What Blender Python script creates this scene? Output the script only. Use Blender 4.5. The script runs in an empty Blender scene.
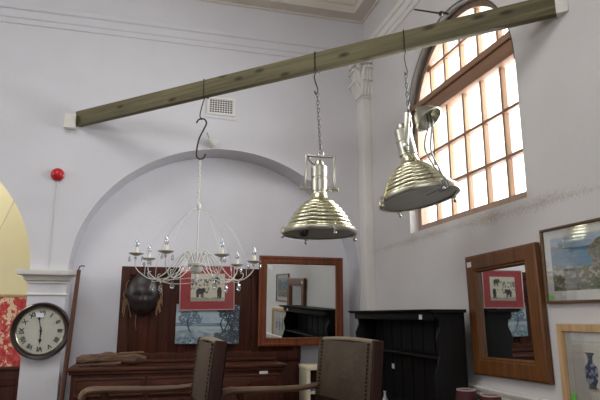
import bpy, bmesh, math, random
from math import sin, cos, pi, radians, atan, tan, sqrt
from mathutils import Vector as V, Matrix
random.seed(7)
C = bpy.context.scene.collection
SC = bpy.context.scene

# ------------------------------------------------------------------ camera, world, light, exposure
FPX = 550.0
PITCH = atan(115 / 550); YAW = radians(15.1); HC = 1.2
XR = 2.15            # right wall
YB = 5.267           # back wall
cam_d = bpy.data.cameras.new('camera'); cam = bpy.data.objects.new('camera', cam_d); C.objects.link(cam)
cam.location = (0, 0, HC); cam.rotation_euler = (pi / 2 + PITCH, 0, -YAW)
cam_d.sensor_width = 36; cam_d.lens = FPX / 600 * 36; cam_d.clip_start = .02
SC.camera = cam
w = bpy.data.worlds.new('world'); SC.world = w; w.use_nodes = True
bg = w.node_tree.nodes['Background']; bg.inputs[0].default_value = (.93, .97, 1, 1); bg.inputs[1].default_value = 3.0
SC.view_settings.view_transform = 'Standard'; SC.view_settings.look = 'None'
SC.view_settings.exposure = 0.06; SC.view_settings.gamma = 1; SC.view_settings.use_curve_mapping = False

def area(name, loc, direction, sx, sy, power, col=(1, 1, .995)):
    d = bpy.data.lights.new(name, 'AREA'); d.shape = 'RECTANGLE'; d.size = sx; d.size_y = sy; d.energy = power; d.color = col
    o = bpy.data.objects.new(name, d); C.objects.link(o); o.location = loc
    o.rotation_euler = V(direction).to_track_quat('-Z', 'Y').to_euler(); return o
# unseen fill added at rear and left walls; daylight at the arched window
area('rear_fill_light', (-2.6, -6.95, 3.35), (0.1, 1, -.12), 1.5, 1.6, 30)
area('rear_fill_light', (0.6, -6.95, 3.35), (0, 1, -.12), 1.5, 1.6, 30)
area('left_fill_light', (-6.95, 0.0, 3.35), (1, .15, -.12), 1.5, 1.6, 14)
area('left_fill_light', (-6.95, 3.3, 3.35), (1, .05, -.12), 1.5, 1.6, 46)
area('roof_light_daylight', (-1.3, 1.5, 4.79), (0, 0, -1), 2.2, 2.6, 88)
area('arched_window_daylight', (2.75, 3.53, 2.75), (-1, 0, -.15), 1.4, 1.6, 108, (.95, .98, 1))
area('side_room_fill', (-2.6, 6.4, 3.6), (0, 0, -1), 1.6, .8, 54, (1, .97, .88))  # unseen lamp added to brighten the yellow side room

# ------------------------------------------------------------------ helpers
def lin(c):
    return tuple((x / 12.92 if x <= .04045 else ((x + .055) / 1.055) ** 2.4) for x in [v / 255 for v in c])
_F = V((sin(YAW) * cos(PITCH), cos(YAW) * cos(PITCH), sin(PITCH))); _R = V((cos(YAW), -sin(YAW), 0)); _U = _R.cross(_F)
_N = V((sin(YAW), cos(YAW), 0))
def ray(x, y): return _F + _R * ((x - 300) / FPX) + _U * ((200 - y) / FPX)
O = V((0, 0, HC))
def onY(x, y, Y): d = ray(x, y); return O + d * (Y / d.y)
def onX(x, y, X): d = ray(x, y); return O + d * (X / d.x)
def atD(x, y, h):
    d = ray(x, y); return O + d * ((V((h[0], h[1], 0)).dot(_N)) / d.dot(_N))

class MB:
    def __init__(s): s.b = bmesh.new()
    def box(s, a, b, M=None):
        x0, y0, z0 = a; x1, y1, z1 = b
        c = [(x0, y0, z0), (x1, y0, z0), (x1, y1, z0), (x0, y1, z0), (x0, y0, z1), (x1, y0, z1), (x1, y1, z1), (x0, y1, z1)]
        v = [s.b.verts.new(M @ V(p) if M else p) for p in c]
        for f in ((0, 3, 2, 1), (4, 5, 6, 7), (0, 1, 5, 4), (1, 2, 6, 5), (2, 3, 7, 6), (3, 0, 4, 7)): s.b.faces.new([v[i] for i in f])
        return s
    def tube(s, pts, r, n=8, closed=False, flat=1.0):
        pts = [V(p) for p in pts]; N = len(pts); rs = r if isinstance(r, (list, tuple)) else [r] * N
        rings = []; up = None
        for i, p in enumerate(pts):
            t = (pts[(i + 1) % N] - pts[i - 1]) if closed or 0 < i < N - 1 else (pts[1] - pts[0] if i == 0 else pts[-1] - pts[-2])
            t.normalize()
            if up is None:
                up = V((0, 0, 1)) if abs(t.z) < .9 else V((1, 0, 0))
            a = up - t * up.dot(t)
            if a.length < 1e-5: a = t.orthogonal()
            a.normalize(); b = t.cross(a); up = a
            rings.append([s.b.verts.new(p + (a * cos(2 * pi * k / n) * flat + b * sin(2 * pi * k / n)) * rs[i]) for k in range(n)])
        for i in range(N if closed else N - 1):
            A, B = rings[i], rings[(i + 1) % N]
            for k in range(n): s.b.faces.new((A[k], A[(k + 1) % n], B[(k + 1) % n], B[k]))
        if not closed:
            s.b.faces.new(rings[0][::-1]); s.b.faces.new(rings[-1])
        return s
    def lathe(s, prof, M=None, n=40, caps=True):
        rings = []
        for r, z in prof:
            ring = []
            for k in range(n):
                p = V((max(r, 1e-4) * cos(2 * pi * k / n), max(r, 1e-4) * sin(2 * pi * k / n), z))
                ring.append(s.b.verts.new(M @ p if M else p))
            rings.append(ring)
        for i in range(len(prof) - 1):
            A, B = rings[i], rings[i + 1]
            for k in range(n): s.b.faces.new((A[k], A[(k + 1) % n], B[(k + 1) % n], B[k]))
        if caps:
            s.b.faces.new(rings[0][::-1]); s.b.faces.new(rings[-1])
        return s
    def ball(s, c, r, M=None, n=12):
        rx, ry, rz = r if isinstance(r, (tuple, list)) else (r, r, r)
        m = Matrix.Translation(V(c)) @ Matrix.Diagonal((rx, ry, rz, 1))
        if M: m = M @ m
        return s.lathe([(cos(a), sin(a)) for a in [(-pi / 2 + pi * i / n) for i in range(n + 1)]], m, n * 2)
    def prism(s, poly, o, u, v, w_):
        o, u, v, w_ = V(o), V(u), V(v), V(w_)
        a = [s.b.verts.new(o + u * p[0] + v * p[1]) for p in poly]; b = [s.b.verts.new(o + u * p[0] + v * p[1] + w_) for p in poly]
        n = len(poly)
        try:
            s.b.faces.new(a[::-1]); s.b.faces.new(b)
        except ValueError: pass
        for i in range(n): s.b.faces.new((a[i], a[(i + 1) % n], b[(i + 1) % n], b[i]))
        return s
    def sweep_rect(s, o, u, v, n, w_, h, prof):
        # closed mitred frame: prof = [(inset, height)...] closed loop
        o, u, v, n = V(o), V(u), V(v), V(n); rings = []
        for d, e in prof:
            rings.append([s.b.verts.new(o + u * a + v * b + n * e) for a, b in ((d, d), (w_ - d, d), (w_ - d, h - d), (d, h - d))])
        P = len(prof)
        for i in range(P):
            A, B = rings[i], rings[(i + 1) % P]
            for k in range(4): s.b.faces.new((A[k], A[(k + 1) % 4], B[(k + 1) % 4], B[k]))
        return s
    def extrude(s, prof, p0, p1, out, up=(0, 0, 1)):
        p0, p1, out, up = V(p0), V(p1), V(out), V(up)
        a = [s.b.verts.new(p0 + out * q[0] + up * q[1]) for q in prof]; b = [s.b.verts.new(p1 + out * q[0] + up * q[1]) for q in prof]
        n = len(prof)
        for i in range(n): s.b.faces.new((a[i], a[(i + 1) % n], b[(i + 1) % n], b[i]))
        s.b.faces.new(a[::-1]); s.b.faces.new(b); return s
    def chain(s, p0, p1, L=.03, r=.0025, wd=.4):
        p0, p1 = V(p0), V(p1); d = p1 - p0; n = max(1, round(d.length / (L * .78))); t = d.normalized()
        a = t.orthogonal().normalized(); b = t.cross(a)
        for i in range(n):
            c = p0 + d * ((i + .5) / n); q = a if i % 2 else b
            s.tube([c + t * cos(2 * pi * k / 12) * L * .5 + q * sin(2 * pi * k / 12) * L * wd * .5 for k in range(12)], r, 6, True)
        return s
    def build(s, name, mat, parent=None, bev=0, seg=2, ang=35, world=True, smooth=True):
        bmesh.ops.recalc_face_normals(s.b, faces=s.b.faces[:])
        if bev:
            es = [e for e in s.b.edges if len(e.link_faces) == 2 and e.calc_face_angle(0) > radians(30)]
            bmesh.ops.bevel(s.b, geom=es, offset=bev, segments=seg, profile=.5, affect='EDGES', clamp_overlap=True)
        if parent is not None and world:
            r = parent
            while r.parent: r = r.parent
            s.b.transform(Matrix.Translation(-r.location))
        me = bpy.data.meshes.new(name); s.b.to_mesh(me); s.b.free()
        if smooth:
            me.shade_smooth(); me.set_sharp_from_angle(angle=radians(ang))
        if mat: me.materials.append(mat)
        o = bpy.data.objects.new(name, me); C.objects.link(o)
        if parent: o.parent = parent
        return o
def L(o, **k):
    for a, b in k.items(): o[a] = b
    return o
def thing(name, label, cat, loc=(0, 0, 0), rz=0, group=None):
    o = bpy.data.objects.new(name, None); C.objects.link(o); o.location = loc; o.rotation_euler = (0, 0, rz); o.empty_display_size = .1
    o['label'] = label; o['category'] = cat
    if group: o['group'] = group
    return o
def struct(name, mb, mat, **k):
    o = mb.build(name, mat, **k); o['kind'] = 'structure'; return o

# value noise for painted pictures
def _h(i, j, s): 
    n = (i * 374761393 + j * 668265263 + s * 1442695041) & 0xffffffff; n = ((n ^ (n >> 13)) * 1274126177) & 0xffffffff
    return ((n ^ (n >> 16)) & 0xffff) / 65535
def vn(x, y, s=0):
    i, j = math.floor(x), math.floor(y); a, b = x - i, y - j; a = a * a * (3 - 2 * a); b = b * b * (3 - 2 * b)
    return (_h(i, j, s) * (1 - a) + _h(i + 1, j, s) * a) * (1 - b) + (_h(i, j + 1, s) * (1 - a) + _h(i + 1, j + 1, s) * a) * b
def fbm(x, y, s=0): return .5 * vn(x, y, s) + .3 * vn(2.1 * x, 2.1 * y, s + 1) + .2 * vn(4.3 * x, 4.3 * y, s + 2)
def mixc(a, b, t): t = min(1, max(0, t)); return tuple(p + (q - p) * t for p, q in zip(a, b))
def sst(a, b, x): t = min(1, max(0, (x - a) / (b - a))); return t * t * (3 - 2 * t)

# ------------------------------------------------------------------ materials
MATS = {}
def nodes(name):
    m = bpy.data.materials.new(name); m.use_nodes = True; nt = m.node_tree; return m, nt, nt.nodes['Principled BSDF']
def plain(name, col, rough=.5, metal=0, var=.08, scale=6, bump=0, bscale=60, coat=0):
    m, nt, p = nodes(name); c = lin(col)
    tc = nt.nodes.new('ShaderNodeTexCoord'); nz = nt.nodes.new('ShaderNodeTexNoise'); nz.inputs['Scale'].default_value = scale; nz.inputs['Detail'].default_value = 5
    nt.links.new(tc.outputs['Object'], nz.inputs['Vector'])
    cr = nt.nodes.new('ShaderNodeValToRGB'); cr.color_ramp.elements[0].position = .3; cr.color_ramp.elements[1].position = .7
    cr.color_ramp.elements[0].color = (*[x * (1 - var) for x in c], 1); cr.color_ramp.elements[1].color = (*[min(1, x * (1 + var)) for x in c], 1)
    nt.links.new(nz.outputs['Fac'], cr.inputs['Fac']); nt.links.new(cr.outputs['Color'], p.inputs['Base Color'])
    p.inputs['Roughness'].default_value = rough; p.inputs['Metallic'].default_value = metal
    if coat: p.inputs['Coat Weight'].default_value = coat; p.inputs['Coat Roughness'].default_value = .15
    if bump:
        n2 = nt.nodes.new('ShaderNodeTexNoise'); n2.inputs['Scale'].default_value = bscale; n2.inputs['Detail'].default_value = 4
        nt.links.new(tc.outputs['Object'], n2.inputs['Vector'])
        bp = nt.nodes.new('ShaderNodeBump'); bp.inputs['Strength'].default_value = bump; bp.inputs['Distance'].default_value = .01
        nt.links.new(n2.outputs['Fac'], bp.inputs['Height']); nt.links.new(bp.outputs['Normal'], p.inputs['Normal'])
    return m
def wood(name, light, dark, axis=0, scale=5, rough=.45, stretch=14, knots=False, coat=0, spec=.4):
    m, nt, p = nodes(name)
    tc = nt.nodes.new('ShaderNodeTexCoord'); mp = nt.nodes.new('ShaderNodeMapping')
    sc = [scale * 3] * 3; sc[axis] = scale * 3 / stretch; mp.inputs['Scale'].default_value = sc
    nt.links.new(tc.outputs['Object'], mp.inputs['Vector'])
    nz = nt.nodes.new('ShaderNodeTexNoise'); nz.inputs['Scale'].default_value = 1.6; nz.inputs['Detail'].default_value = 7; nz.inputs['Roughness'].default_value = .65; nz.inputs['Distortion'].default_value = .8
    nt.links.new(mp.outputs[0], nz.inputs['Vector'])
    cr = nt.nodes.new('ShaderNodeValToRGB'); e = cr.color_ramp.elements
    e[0].position = .32; e[0].color = (*lin(dark), 1); e[1].position = .66; e[1].color = (*lin(light), 1)
    nt.links.new(nz.outputs['Fac'], cr.inputs['Fac']); out = cr.outputs['Color']
    if knots:
        vo = nt.nodes.new('ShaderNodeTexVoronoi'); vo.voronoi_dimensions = '2D'; vo.inputs['Scale'].default_value = 1.0
        sx = nt.nodes.new('ShaderNodeSeparateXYZ'); cx_ = nt.nodes.new('ShaderNodeCombineXYZ'); m2 = nt.nodes.new('ShaderNodeMapping'); m2.inputs['Scale'].default_value = (2.6, 7, 1)
        nt.links.new(tc.outputs['Object'], sx.inputs[0]); nt.links.new(sx.outputs['X'], cx_.inputs['X']); nt.links.new(sx.outputs['Z'], cx_.inputs['Y'])
        nt.links.new(cx_.outputs[0], m2.inputs['Vector']); nt.links.new(m2.outputs[0], vo.inputs['Vector'])
        r2 = nt.nodes.new('ShaderNodeValToRGB'); r2.color_ramp.elements[0].position = .05; r2.color_ramp.elements[0].color = (1, 1, 1, 1); r2.color_ramp.elements[1].position = .15; r2.color_ramp.elements[1].color = (0, 0, 0, 1)
        nt.links.new(vo.outputs['Distance'], r2.inputs['Fac'])
        mx = nt.nodes.new('ShaderNodeMixRGB'); mx.inputs['Color2'].default_value = (*[x * .45 for x in lin(dark)], 1)
        nt.links.new(r2.outputs['Color'], mx.inputs['Fac']); nt.links.new(out, mx.inputs['Color1']); out = mx.outputs['Color']
    nt.links.new(out, p.inputs['Base Color']); p.inputs['Roughness'].default_value = rough; p.inputs['Specular IOR Level'].default_value = spec
    if coat: p.inputs['Coat Weight'].default_value = coat; p.inputs['Coat Roughness'].default_value = .2
    bp = nt.nodes.new('ShaderNodeBump'); bp.inputs['Strength'].default_value = .15; bp.inputs['Distance'].default_value = .004
    nt.links.new(nz.outputs['Fac'], bp.inputs['Height']); nt.links.new(bp.outputs['Normal'], p.inputs['Normal'])
    return m
def glass(name, tint=(1, 1, 1), refl=.06):
    m = bpy.data.materials.new(name); m.use_nodes = True; nt = m.node_tree; nt.nodes.clear()
    o = nt.nodes.new('ShaderNodeOutputMaterial'); t = nt.nodes.new('ShaderNodeBsdfTransparent'); t.inputs[0].default_value = (*tint, 1)
    g = nt.nodes.new('ShaderNodeBsdfGlossy'); g.inputs['Roughness'].default_value = .03
    lw = nt.nodes.new('ShaderNodeLayerWeight'); lw.inputs[0].default_value = .25
    ma = nt.nodes.new('ShaderNodeMath'); ma.operation = 'MULTIPLY_ADD'; ma.inputs[1].default_value = .5; ma.inputs[2].default_value = refl
    nt.links.new(lw.outputs['Fresnel'], ma.inputs[0])
    mx = nt.nodes.new('ShaderNodeMixShader'); nt.links.new(ma.outputs[0], mx.inputs[0]); nt.links.new(t.outputs[0], mx.inputs[1]); nt.links.new(g.outputs[0], mx.inputs[2])
    nt.links.new(mx.outputs[0], o.inputs[0]); return m
def painted(name, rough=.55):
    m, nt, p = nodes(name); a = nt.nodes.new('ShaderNodeVertexColor'); a.layer_name = 'paint'
    nz = nt.nodes.new('ShaderNodeTexNoise'); nz.inputs['Scale'].default_value = 120
    bp = nt.nodes.new('ShaderNodeBump'); bp.inputs['Strength'].default_value = .1; bp.inputs['Distance'].default_value = .002
    nt.links.new(nz.outputs['Fac'], bp.inputs['Height']); nt.links.new(bp.outputs['Normal'], p.inputs['Normal'])
    nt.links.new(a.outputs['Color'], p.inputs['Base Color']); p.inputs['Roughness'].default_value = rough; return m
def wall_mat(name, col, stain=None):
    m = plain(name, col, .75, 0, .035, 2.2, .12, 35); nt = m.node_tree; p = nt.nodes['Principled BSDF']
    if stain:   # flaking damp band running along the wall at height z
        z, th = stain; src = p.inputs['Base Color'].links[0].from_socket
        tc = nt.nodes.new('ShaderNodeTexCoord'); sp = nt.nodes.new('ShaderNodeSeparateXYZ'); nt.links.new(tc.outputs['Object'], sp.inputs[0])
        n1 = nt.nodes.new('ShaderNodeTexNoise'); n1.inputs['Scale'].default_value = 60; n1.inputs['Detail'].default_value = 8; n1.inputs['Roughness'].default_value = .75
        nt.links.new(tc.outputs['Object'], n1.inputs['Vector'])
        def mth(op, a, b=None, c=None):
            q = nt.nodes.new('ShaderNodeMath'); q.operation = op
            for i, x in enumerate((a, b, c)):
                if x is None: continue
                if isinstance(x, (int, float)): q.inputs[i].default_value = x
                else: nt.links.new(x, q.inputs[i])
            return q.outputs[0]
        d = mth('DIVIDE', mth('ABSOLUTE', mth('SUBTRACT', sp.outputs['Z'], z)), th)
        band = mth('SUBTRACT', 1.0, d)
        n3 = nt.nodes.new('ShaderNodeTexNoise'); n3.inputs['Scale'].default_value = 2.5; nt.links.new(tc.outputs['Object'], n3.inputs['Vector'])
        val = mth('ADD', mth('MULTIPLY', band, .2), mth('ADD', mth('MULTIPLY', n1.outputs['Fac'], .9), mth('MULTIPLY', n3.outputs['Fac'], .5)))
        cl = nt.nodes.new('ShaderNodeMapRange'); cl.inputs[1].default_value = .78; cl.inputs[2].default_value = 1.0; nt.links.new(val, cl.inputs[0])
        msk = mth('MULTIPLY', cl.outputs[0], mth('GREATER_THAN', band, 0.0))
        mx = nt.nodes.new('ShaderNodeMixRGB'); nt.links.new(mth('MULTIPLY', msk, .6), mx.inputs['Fac']); nt.links.new(src, mx.inputs['Color1']); mx.inputs['Color2'].default_value = (*lin((152, 128, 108)), 1)
        nt.links.new(mx.outputs[0], p.inputs['Base Color'])
    return m

M_wall = wall_mat('white_wall_paint', (212, 210, 214))
M_wallR = wall_mat('white_wall_paint_stained', (210, 206, 204), (1.83, .06))
M_recess = wall_mat('white_recess', (232, 230, 235))  # recess base colour, set lighter than the wall colour
M_trim = plain('cream_plaster', (226, 222, 216), .6, 0, .03, 4, .05, 40)
M_cream = plain('cream_moulding', (214, 206, 194), .65, 0, .04, 4)
M_side = plain('yellow_cream_wall', (234, 226, 192), .8, 0, .05, 2)
M_floor = wood('floor_boards', (92, 76, 62), (62, 50, 41), 1, 2, .4)
M_ceil = plain('ceiling_paint', (232, 229, 226), .8)
M_winwood = wood('window_pine', (168, 142, 122), (146, 120, 102), 2, 4, .45)
M_winwoodH = wood('window_pine_rail', (164, 126, 100), (136, 102, 80), 1, 4, .45)
M_bar = wood('glazing_pine', (166, 132, 100), (136, 104, 76), 2, 4, .55)
M_beam = wood('rough_green_timber', (118, 110, 80), (84, 78, 56), 0, 6, .75, 22, True)
M_block = plain('white_bracket', (226, 222, 214), .55)
M_glass = glass('clear_glass'); M_pglass = glass('picture_glass', (1, 1, 1), .03)
M_mirror = plain('mirror_silver', (232, 236, 234), .015, 1, 0)
M_pine = wood('red_pine', (128, 66, 32), (88, 42, 19), 2, 5, .45, 12)
M_pineH = wood('red_pine_rail', (168, 96, 56), (122, 62, 36), 0, 5, .35, 12, False, .3)
M_oak = wood('brown_oak_frame', (124, 78, 38), (88, 52, 24), 2, 7, .45, 12)
M_lightwood = wood('pale_wood_frame', (206, 172, 128), (178, 140, 98), 2, 6, .5)
M_thinwood = wood('slim_brown_frame', (120, 92, 64), (86, 62, 42), 1, 6, .4)
M_mahog = wood('mahogany', (80, 40, 25), (44, 21, 14), 2, 5, .5, 12, False, 0, .2)
M_mahogH = wood('mahogany_rail', (88, 46, 29), (48, 24, 16), 0, 5, .45, 12, False, 0, .25)
M_black = wood('black_stained_wood', (17, 14, 14), (9, 8, 8), 2, 4, .6, 12)
M_black.node_tree.nodes['Principled BSDF'].inputs['Specular IOR Level'].default_value = .25
M_clockwood = wood('clock_dark_wood', (46, 28, 24), (27, 16, 14), 0, 6, .3, 6, False, .5)
M_dial = plain('clock_dial', (222, 222, 206), .4, 0, .03, 12); M_ink = plain('black_ink', (26, 25, 28), .6)
M_steel = plain('brushed_silver_metal', (190, 188, 174), .3, 1, .06, 18)
M_brass = plain('pale_brass_metal', (208, 203, 172), .26, 1, .08, 9)
M_darkmetal = plain('dark_iron', (58, 54, 52), .45, .8)
M_greymetal = plain('grey_cable', (120, 120, 118), .4, .6)
M_diffuser = plain('frosted_diffuser', (198, 202, 198), .35)
M_whitemetal = plain('cream_enamel_metal', (206, 204, 196), .35)
M_candle = plain('cream_candle_sleeve', (226, 222, 204), .5)
M_bulb = glass('bulb_glass', (.86, .90, .97), .34); M_crystal = glass('crystal', (.86, .88, .92), .3)
M_red = plain('red_plastic', (186, 30, 38), .25, 0, .03)
M_tag = plain('white_paper', (232, 232, 234), .6); M_green = plain('green_sticker', (96, 190, 60), .6)
M_leather = plain('worn_brown_leather', (70, 57, 46), .45, 0, .3, 9, .25, 45)
M_leatherd = plain('brown_leather_edge', (128, 112, 92), .5, 0, .2, 14, .2, 60)
M_chairwood = wood('chair_oak', (116, 90, 68), (78, 56, 40), 1, 5, .4, 10)
M_chairdark = wood('chair_post_wood', (62, 34, 25), (34, 19, 14), 2, 5, .5, 14, False, 0, .2)
M_stud = plain('bronze_studs', (74, 58, 44), .35, 1)
M_mask = plain('dark_carved_wood', (40, 31, 29), .38, 0, .3, 14, .3, 30)
M_straw = plain('raffia', (134, 104, 74), .8, 0, .2, 20)
M_log = wood('driftwood', (122, 92, 72), (48, 33, 27), 0, 7, .8, 9)
M_redmat = plain('red_mount_board', (170, 56, 60), .7, 0, .04, 30); M_thinframe = plain('silver_pink_frame', (190, 160, 156), .4, .3)
M_paint = painted('painted_picture'); M_fabricpaint = painted('printed_fabric', .9)
M_mount = plain('ivory_mount_board', (228, 226, 216), .7)
M_lampshade = plain('dark_red_shade', (70, 14, 22), .65, 0, .08, 20); M_rim = plain('pale_rim', (186, 164, 156), .5)
M_creamshelf = plain('cream_painted_wood', (226, 216, 186), .5); M_bluebox = plain('blue_box', (96, 122, 176), .5)
M_bottle = plain('pale_glass', (170, 184, 180), .1)
M_polewood = wood('pole_wood', (104, 66, 46), (70, 42, 30), 2, 5, .5)
M_dark = plain('dark_hollow', (44, 41, 40), .9)
M_olive = plain('outdoor_leaves', (92, 116, 70), .8, 0, .3, 8)

# ------------------------------------------------------------------ room shell
XL = -7.0; YR = -7.0; ZC = 4.8
ZS = 1.572; AA = 1.38; AB = 1.24                    # arcade: spring height, half width, rise
A1 = .67; A2 = A1 - 2 * AA - .31; PX0 = A2 + AA; PX1 = A1 - AA
def arch_z(x, c):
    d = (x - c) / AA
    return ZS + AB * sqrt(max(0, 1 - d * d)) if abs(d) < 1 else None
WT = .32
def wall_back():
    m = MB(); b = m.b
    def q(*p): b.faces.new([b.verts.new(V(c)) for c in p])
    def rect(x0, x1, z0, z1): q((x0, YB, z0), (x1, YB, z0), (x1, YB, z1), (x0, YB, z1))
    for x0, x1 in ((XL, A2 - AA), (PX0, PX1), (A1 + AA, XR + .3)): rect(x0, x1, 0, ZC)
    for c in (A1, A2):
        n = 64
        for i in range(n):
            t0, t1 = pi - pi * i / n, pi - pi * (i + 1) / n
            x0, x1 = c + AA * cos(t0), c + AA * cos(t1); z0, z1 = ZS + AB * sin(t0), ZS + AB * sin(t1)
            q((x0, YB, z0), (x1, YB, z1), (x1, YB, ZC), (x0, YB, ZC))
            q((x0, YB, z0), (x0, YB + WT, z0), (x1, YB + WT, z1), (x1, YB, z1))
        for s in (-1, 1):
            x = c + s * AA; q((x, YB, 0), (x, YB, ZS), (x, YB + WT, ZS), (x, YB + WT, 0))
    bmesh.ops.remove_doubles(b, verts=b.verts[:], dist=1e-5)
    return m
struct('wall_back', wall_back(), M_wall, smooth=False)
struct('wall_recess', MB().box((PX1 - .15, YB + WT, 0), (XR + .3, YB + WT + .1, ZC)), M_recess, smooth=False)
# right wall with an arched opening
WY0, WY1, WZ0, WZS = 2.754, 4.30, 1.89, 2.79; WC = (WY0 + WY1) / 2; WR = (WY1 - WY0) / 2
def wall_right():
    m = MB(); b = m.b; T = .3
    def q(*p): b.faces.new([b.verts.new(V(c)) for c in p])
    def rect(y0, y1, z0, z1): q((XR, y0, z0), (XR, y1, z0), (XR, y1, z1), (XR, y0, z1))
    rect(YR, WY0, 0, ZC); rect(WY1, YB + WT, 0, ZC); rect(WY0, WY1, 0, WZ0)
    n = 40
    pts = [(WC + WR * cos(pi - pi * i / n), WZS + WR * sin(pi * i / n)) for i in range(n + 1)]
    for (y0, z0), (y1, z1) in zip(pts, pts[1:]): q((XR, y0, z0), (XR, y1, z1), (XR, y1, ZC), (XR, y0, ZC))
    loop = [(WY0, WZ0)] + pts + [(WY1, WZ0)]
    loop2 = [(WY0, WZ0), *pts, (WY1, WZ0)]
    for (y0, z0), (y1, z1) in zip(loop2, loop2[1:] + loop2[:1]): q((XR, y0, z0), (XR, y1, z1), (XR + T, y1, z1), (XR + T, y0, z0))
    bmesh.ops.remove_doubles(b, verts=b.verts[:], dist=1e-5)
    return m
struct('wall_right', wall_right(), M_wallR, smooth=False)
M_greylining = plain('grey_lining', (98, 93, 88), .8, 0, .1, 6)  # dark grey lining round the soffit of the window arch
struct('floor', MB().box((XL - .1, YR - .1, -.1), (XR + .3, YB + 1.6, 0)), M_floor, smooth=False)
struct('ceiling', MB().box((XL - .1, YR - .1, ZC), (XR + .3, YB + 1.6, ZC + .1)), M_ceil, smooth=False)
m = MB()                                             # unseen rear and left walls, openings added to let light in
for x0, x1, z0, z1 in ((XL, XR + .3, 0, 2.5), (XL, XR + .3, 4.2, ZC), (XL, -3.4, 2.5, 4.2), (-1.8, -.2, 2.5, 4.2), (1.4, XR + .3, 2.5, 4.2)): m.box((x0, YR - .15, z0), (x1, YR, z1))
struct('wall_rear', m, M_wall, smooth=False)
m = MB()
for y0, y1, z0, z1 in ((YR, YB + 1.6, 0, 2.5), (YR, YB + 1.6, 4.2, ZC), (YR, -.8, 2.5, 4.2), (.8, 2.5, 2.5, 4.2), (4.1, YB + 1.6, 2.5, 4.2)): m.box((XL - .15, y0, z0), (XL, y1, z1))
struct('wall_left', m, M_wall, smooth=False)
struct('wall_side', MB().box((XL, YB + 1.5, 0), (PX0 + .9, YB + 1.6, ZC)), M_side, smooth=False)
struct('wall_partition', MB().box((PX1 - .15, YB + WT, 0), (PX1 - .05, YB + 1.6, ZC)), M_side, smooth=False)
# pier capital
pw = PX1 - PX0
cap = [(0, -.10), (.012, -.10), (.012, -.085), (.03, -.075), (.045, -.04), (.06, -.03), (.085, -.03), (.095, 0), (.095, .012), (0, .012)]
m = MB()
rings = []
for d, e in cap:
    rings.append([m.b.verts.new(p) for p in ((PX0 - d, YB + .1, ZS + e), (PX0 - d, YB - d, ZS + e), (PX1 + d, YB - d, ZS + e), (PX1 + d, YB + .1, ZS + e))])
for i in range(len(cap)):
    A_, B_ = rings[i], rings[(i + 1) % len(cap)]
    for k in range(3): m.b.faces.new((A_[k], A_[k + 1], B_[k + 1], B_[k]))
struct('trim_1', m, M_trim, ang=20)
m = MB()
m.box((PX0 - .012, YB - .012, ZS - .205), (PX1 + .012, YB + .1, ZS - .185))
struct('trim_2', m, M_trim, bev=.005)
# cornices
low = [(0, 3.885), (.012, 3.89), (.016, 3.91), (.016, 3.935), (.028, 3.945), (.03, 3.975), (.022, 3.98), (.022, 4.02), (.038, 4.03), (.045, 4.06), (.045, 4.075), (0, 4.09)]
upp = [(0, 4.395), (.02, 4.40), (.025, 4.415), (.155, 4.42), (.155, 4.50), (.175, 4.515), (.18, ZC), (0, ZC)]
struct('trim_3', MB().extrude(low, (XL, YB, 0), (XR, YB, 0), (0, -1, 0)), M_wall, ang=15)
struct('trim_4', MB().extrude(low, (XR, YB, 0), (XR, YR, 0), (-1, 0, 0)), M_trim, ang=15)
struct('trim_5', MB().extrude(upp, (XL, YB, 0), (XR, YB, 0), (0, -1, 0)), M_cream, ang=15)
struct('trim_6', MB().extrude(upp, (XR, YB, 0), (XR, YR, 0), (-1, 0, 0)), M_cream, ang=15)
# corner pilaster with leafy capital
PXL, PYF = A1 + AA + .005, YB - .17
struct('trim_7', MB().box((PXL, PYF, 0), (XR, YB, 3.46)), M_trim, bev=.004)
m = MB()
m.box((PXL - .005, PYF - .012, 3.44), (XR, YB, 3.465))
m.prism([(0, 0), (.10, 0), (.10, .36), (-.04, .36)], (PXL, YB, 3.465), (1, 0, 0), (0, 0, 1), (0, PYF - YB - .015, 0))
for k, (zz, hh) in enumerate(((3.47, .16), (3.60, .17))):
    for j in range(4):
        fx = PXL - .005 + .035 * j + (.015 if k else 0)
        m.tube([(fx, PYF - .012, zz), (fx, PYF - .03, zz + hh * .5), (fx, PYF - .055, zz + hh * .85), (fx, PYF - .085, zz + hh), (fx, PYF - .095, zz + hh * .85)], [.018, .026, .024, .017, .008], 7)
    for j in range(4):
        fy = PYF + .02 + .045 * j
        m.tube([(PXL - .003, fy, zz), (PXL - .02, fy, zz + hh * .5), (PXL - .045, fy, zz + hh * .85), (PXL - .08, fy, zz + hh), (PXL - .09, fy, zz + hh * .82)], [.018, .026, .024, .017, .008], 7)
for px_, py_ in ((PXL - .06, PYF - .05), (PXL + .06, PYF - .06), (PXL - .06, PYF + .1)):
    m.tube([(px_ + .012 * t * cos(t * 1.9) * .5, py_, 3.775 + .012 * t * sin(t * 1.9) * .5) for t in [i * .35 for i in range(14)]], .012, 6)
struct('trim_8', m, M_trim)
struct('trim_9', MB().box((PXL - .09, PYF - .09, 3.81), (XR, YB, 3.86)), M_trim, bev=.012)
# dado rail of the right wall
struct('trim_10', MB().extrude([(0, .685), (.02, .69), (.02, .715), (.035, .72), (.04, .735), (.035, .745), (0, .745)], (XR, YR, 0), (XR, PYF, 0), (-1, 0, 0)), M_trim, ang=20)
struct('trim_11', MB().tube([(XR - .012, YR + .1, .672), (XR - .012, PYF - .02, .672)], .008, 8), M_greymetal)
struct('baseboard_right', MB().box((XR - .02, YR, 0), (XR, PYF, .15)), M_trim, bev=.004)

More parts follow.
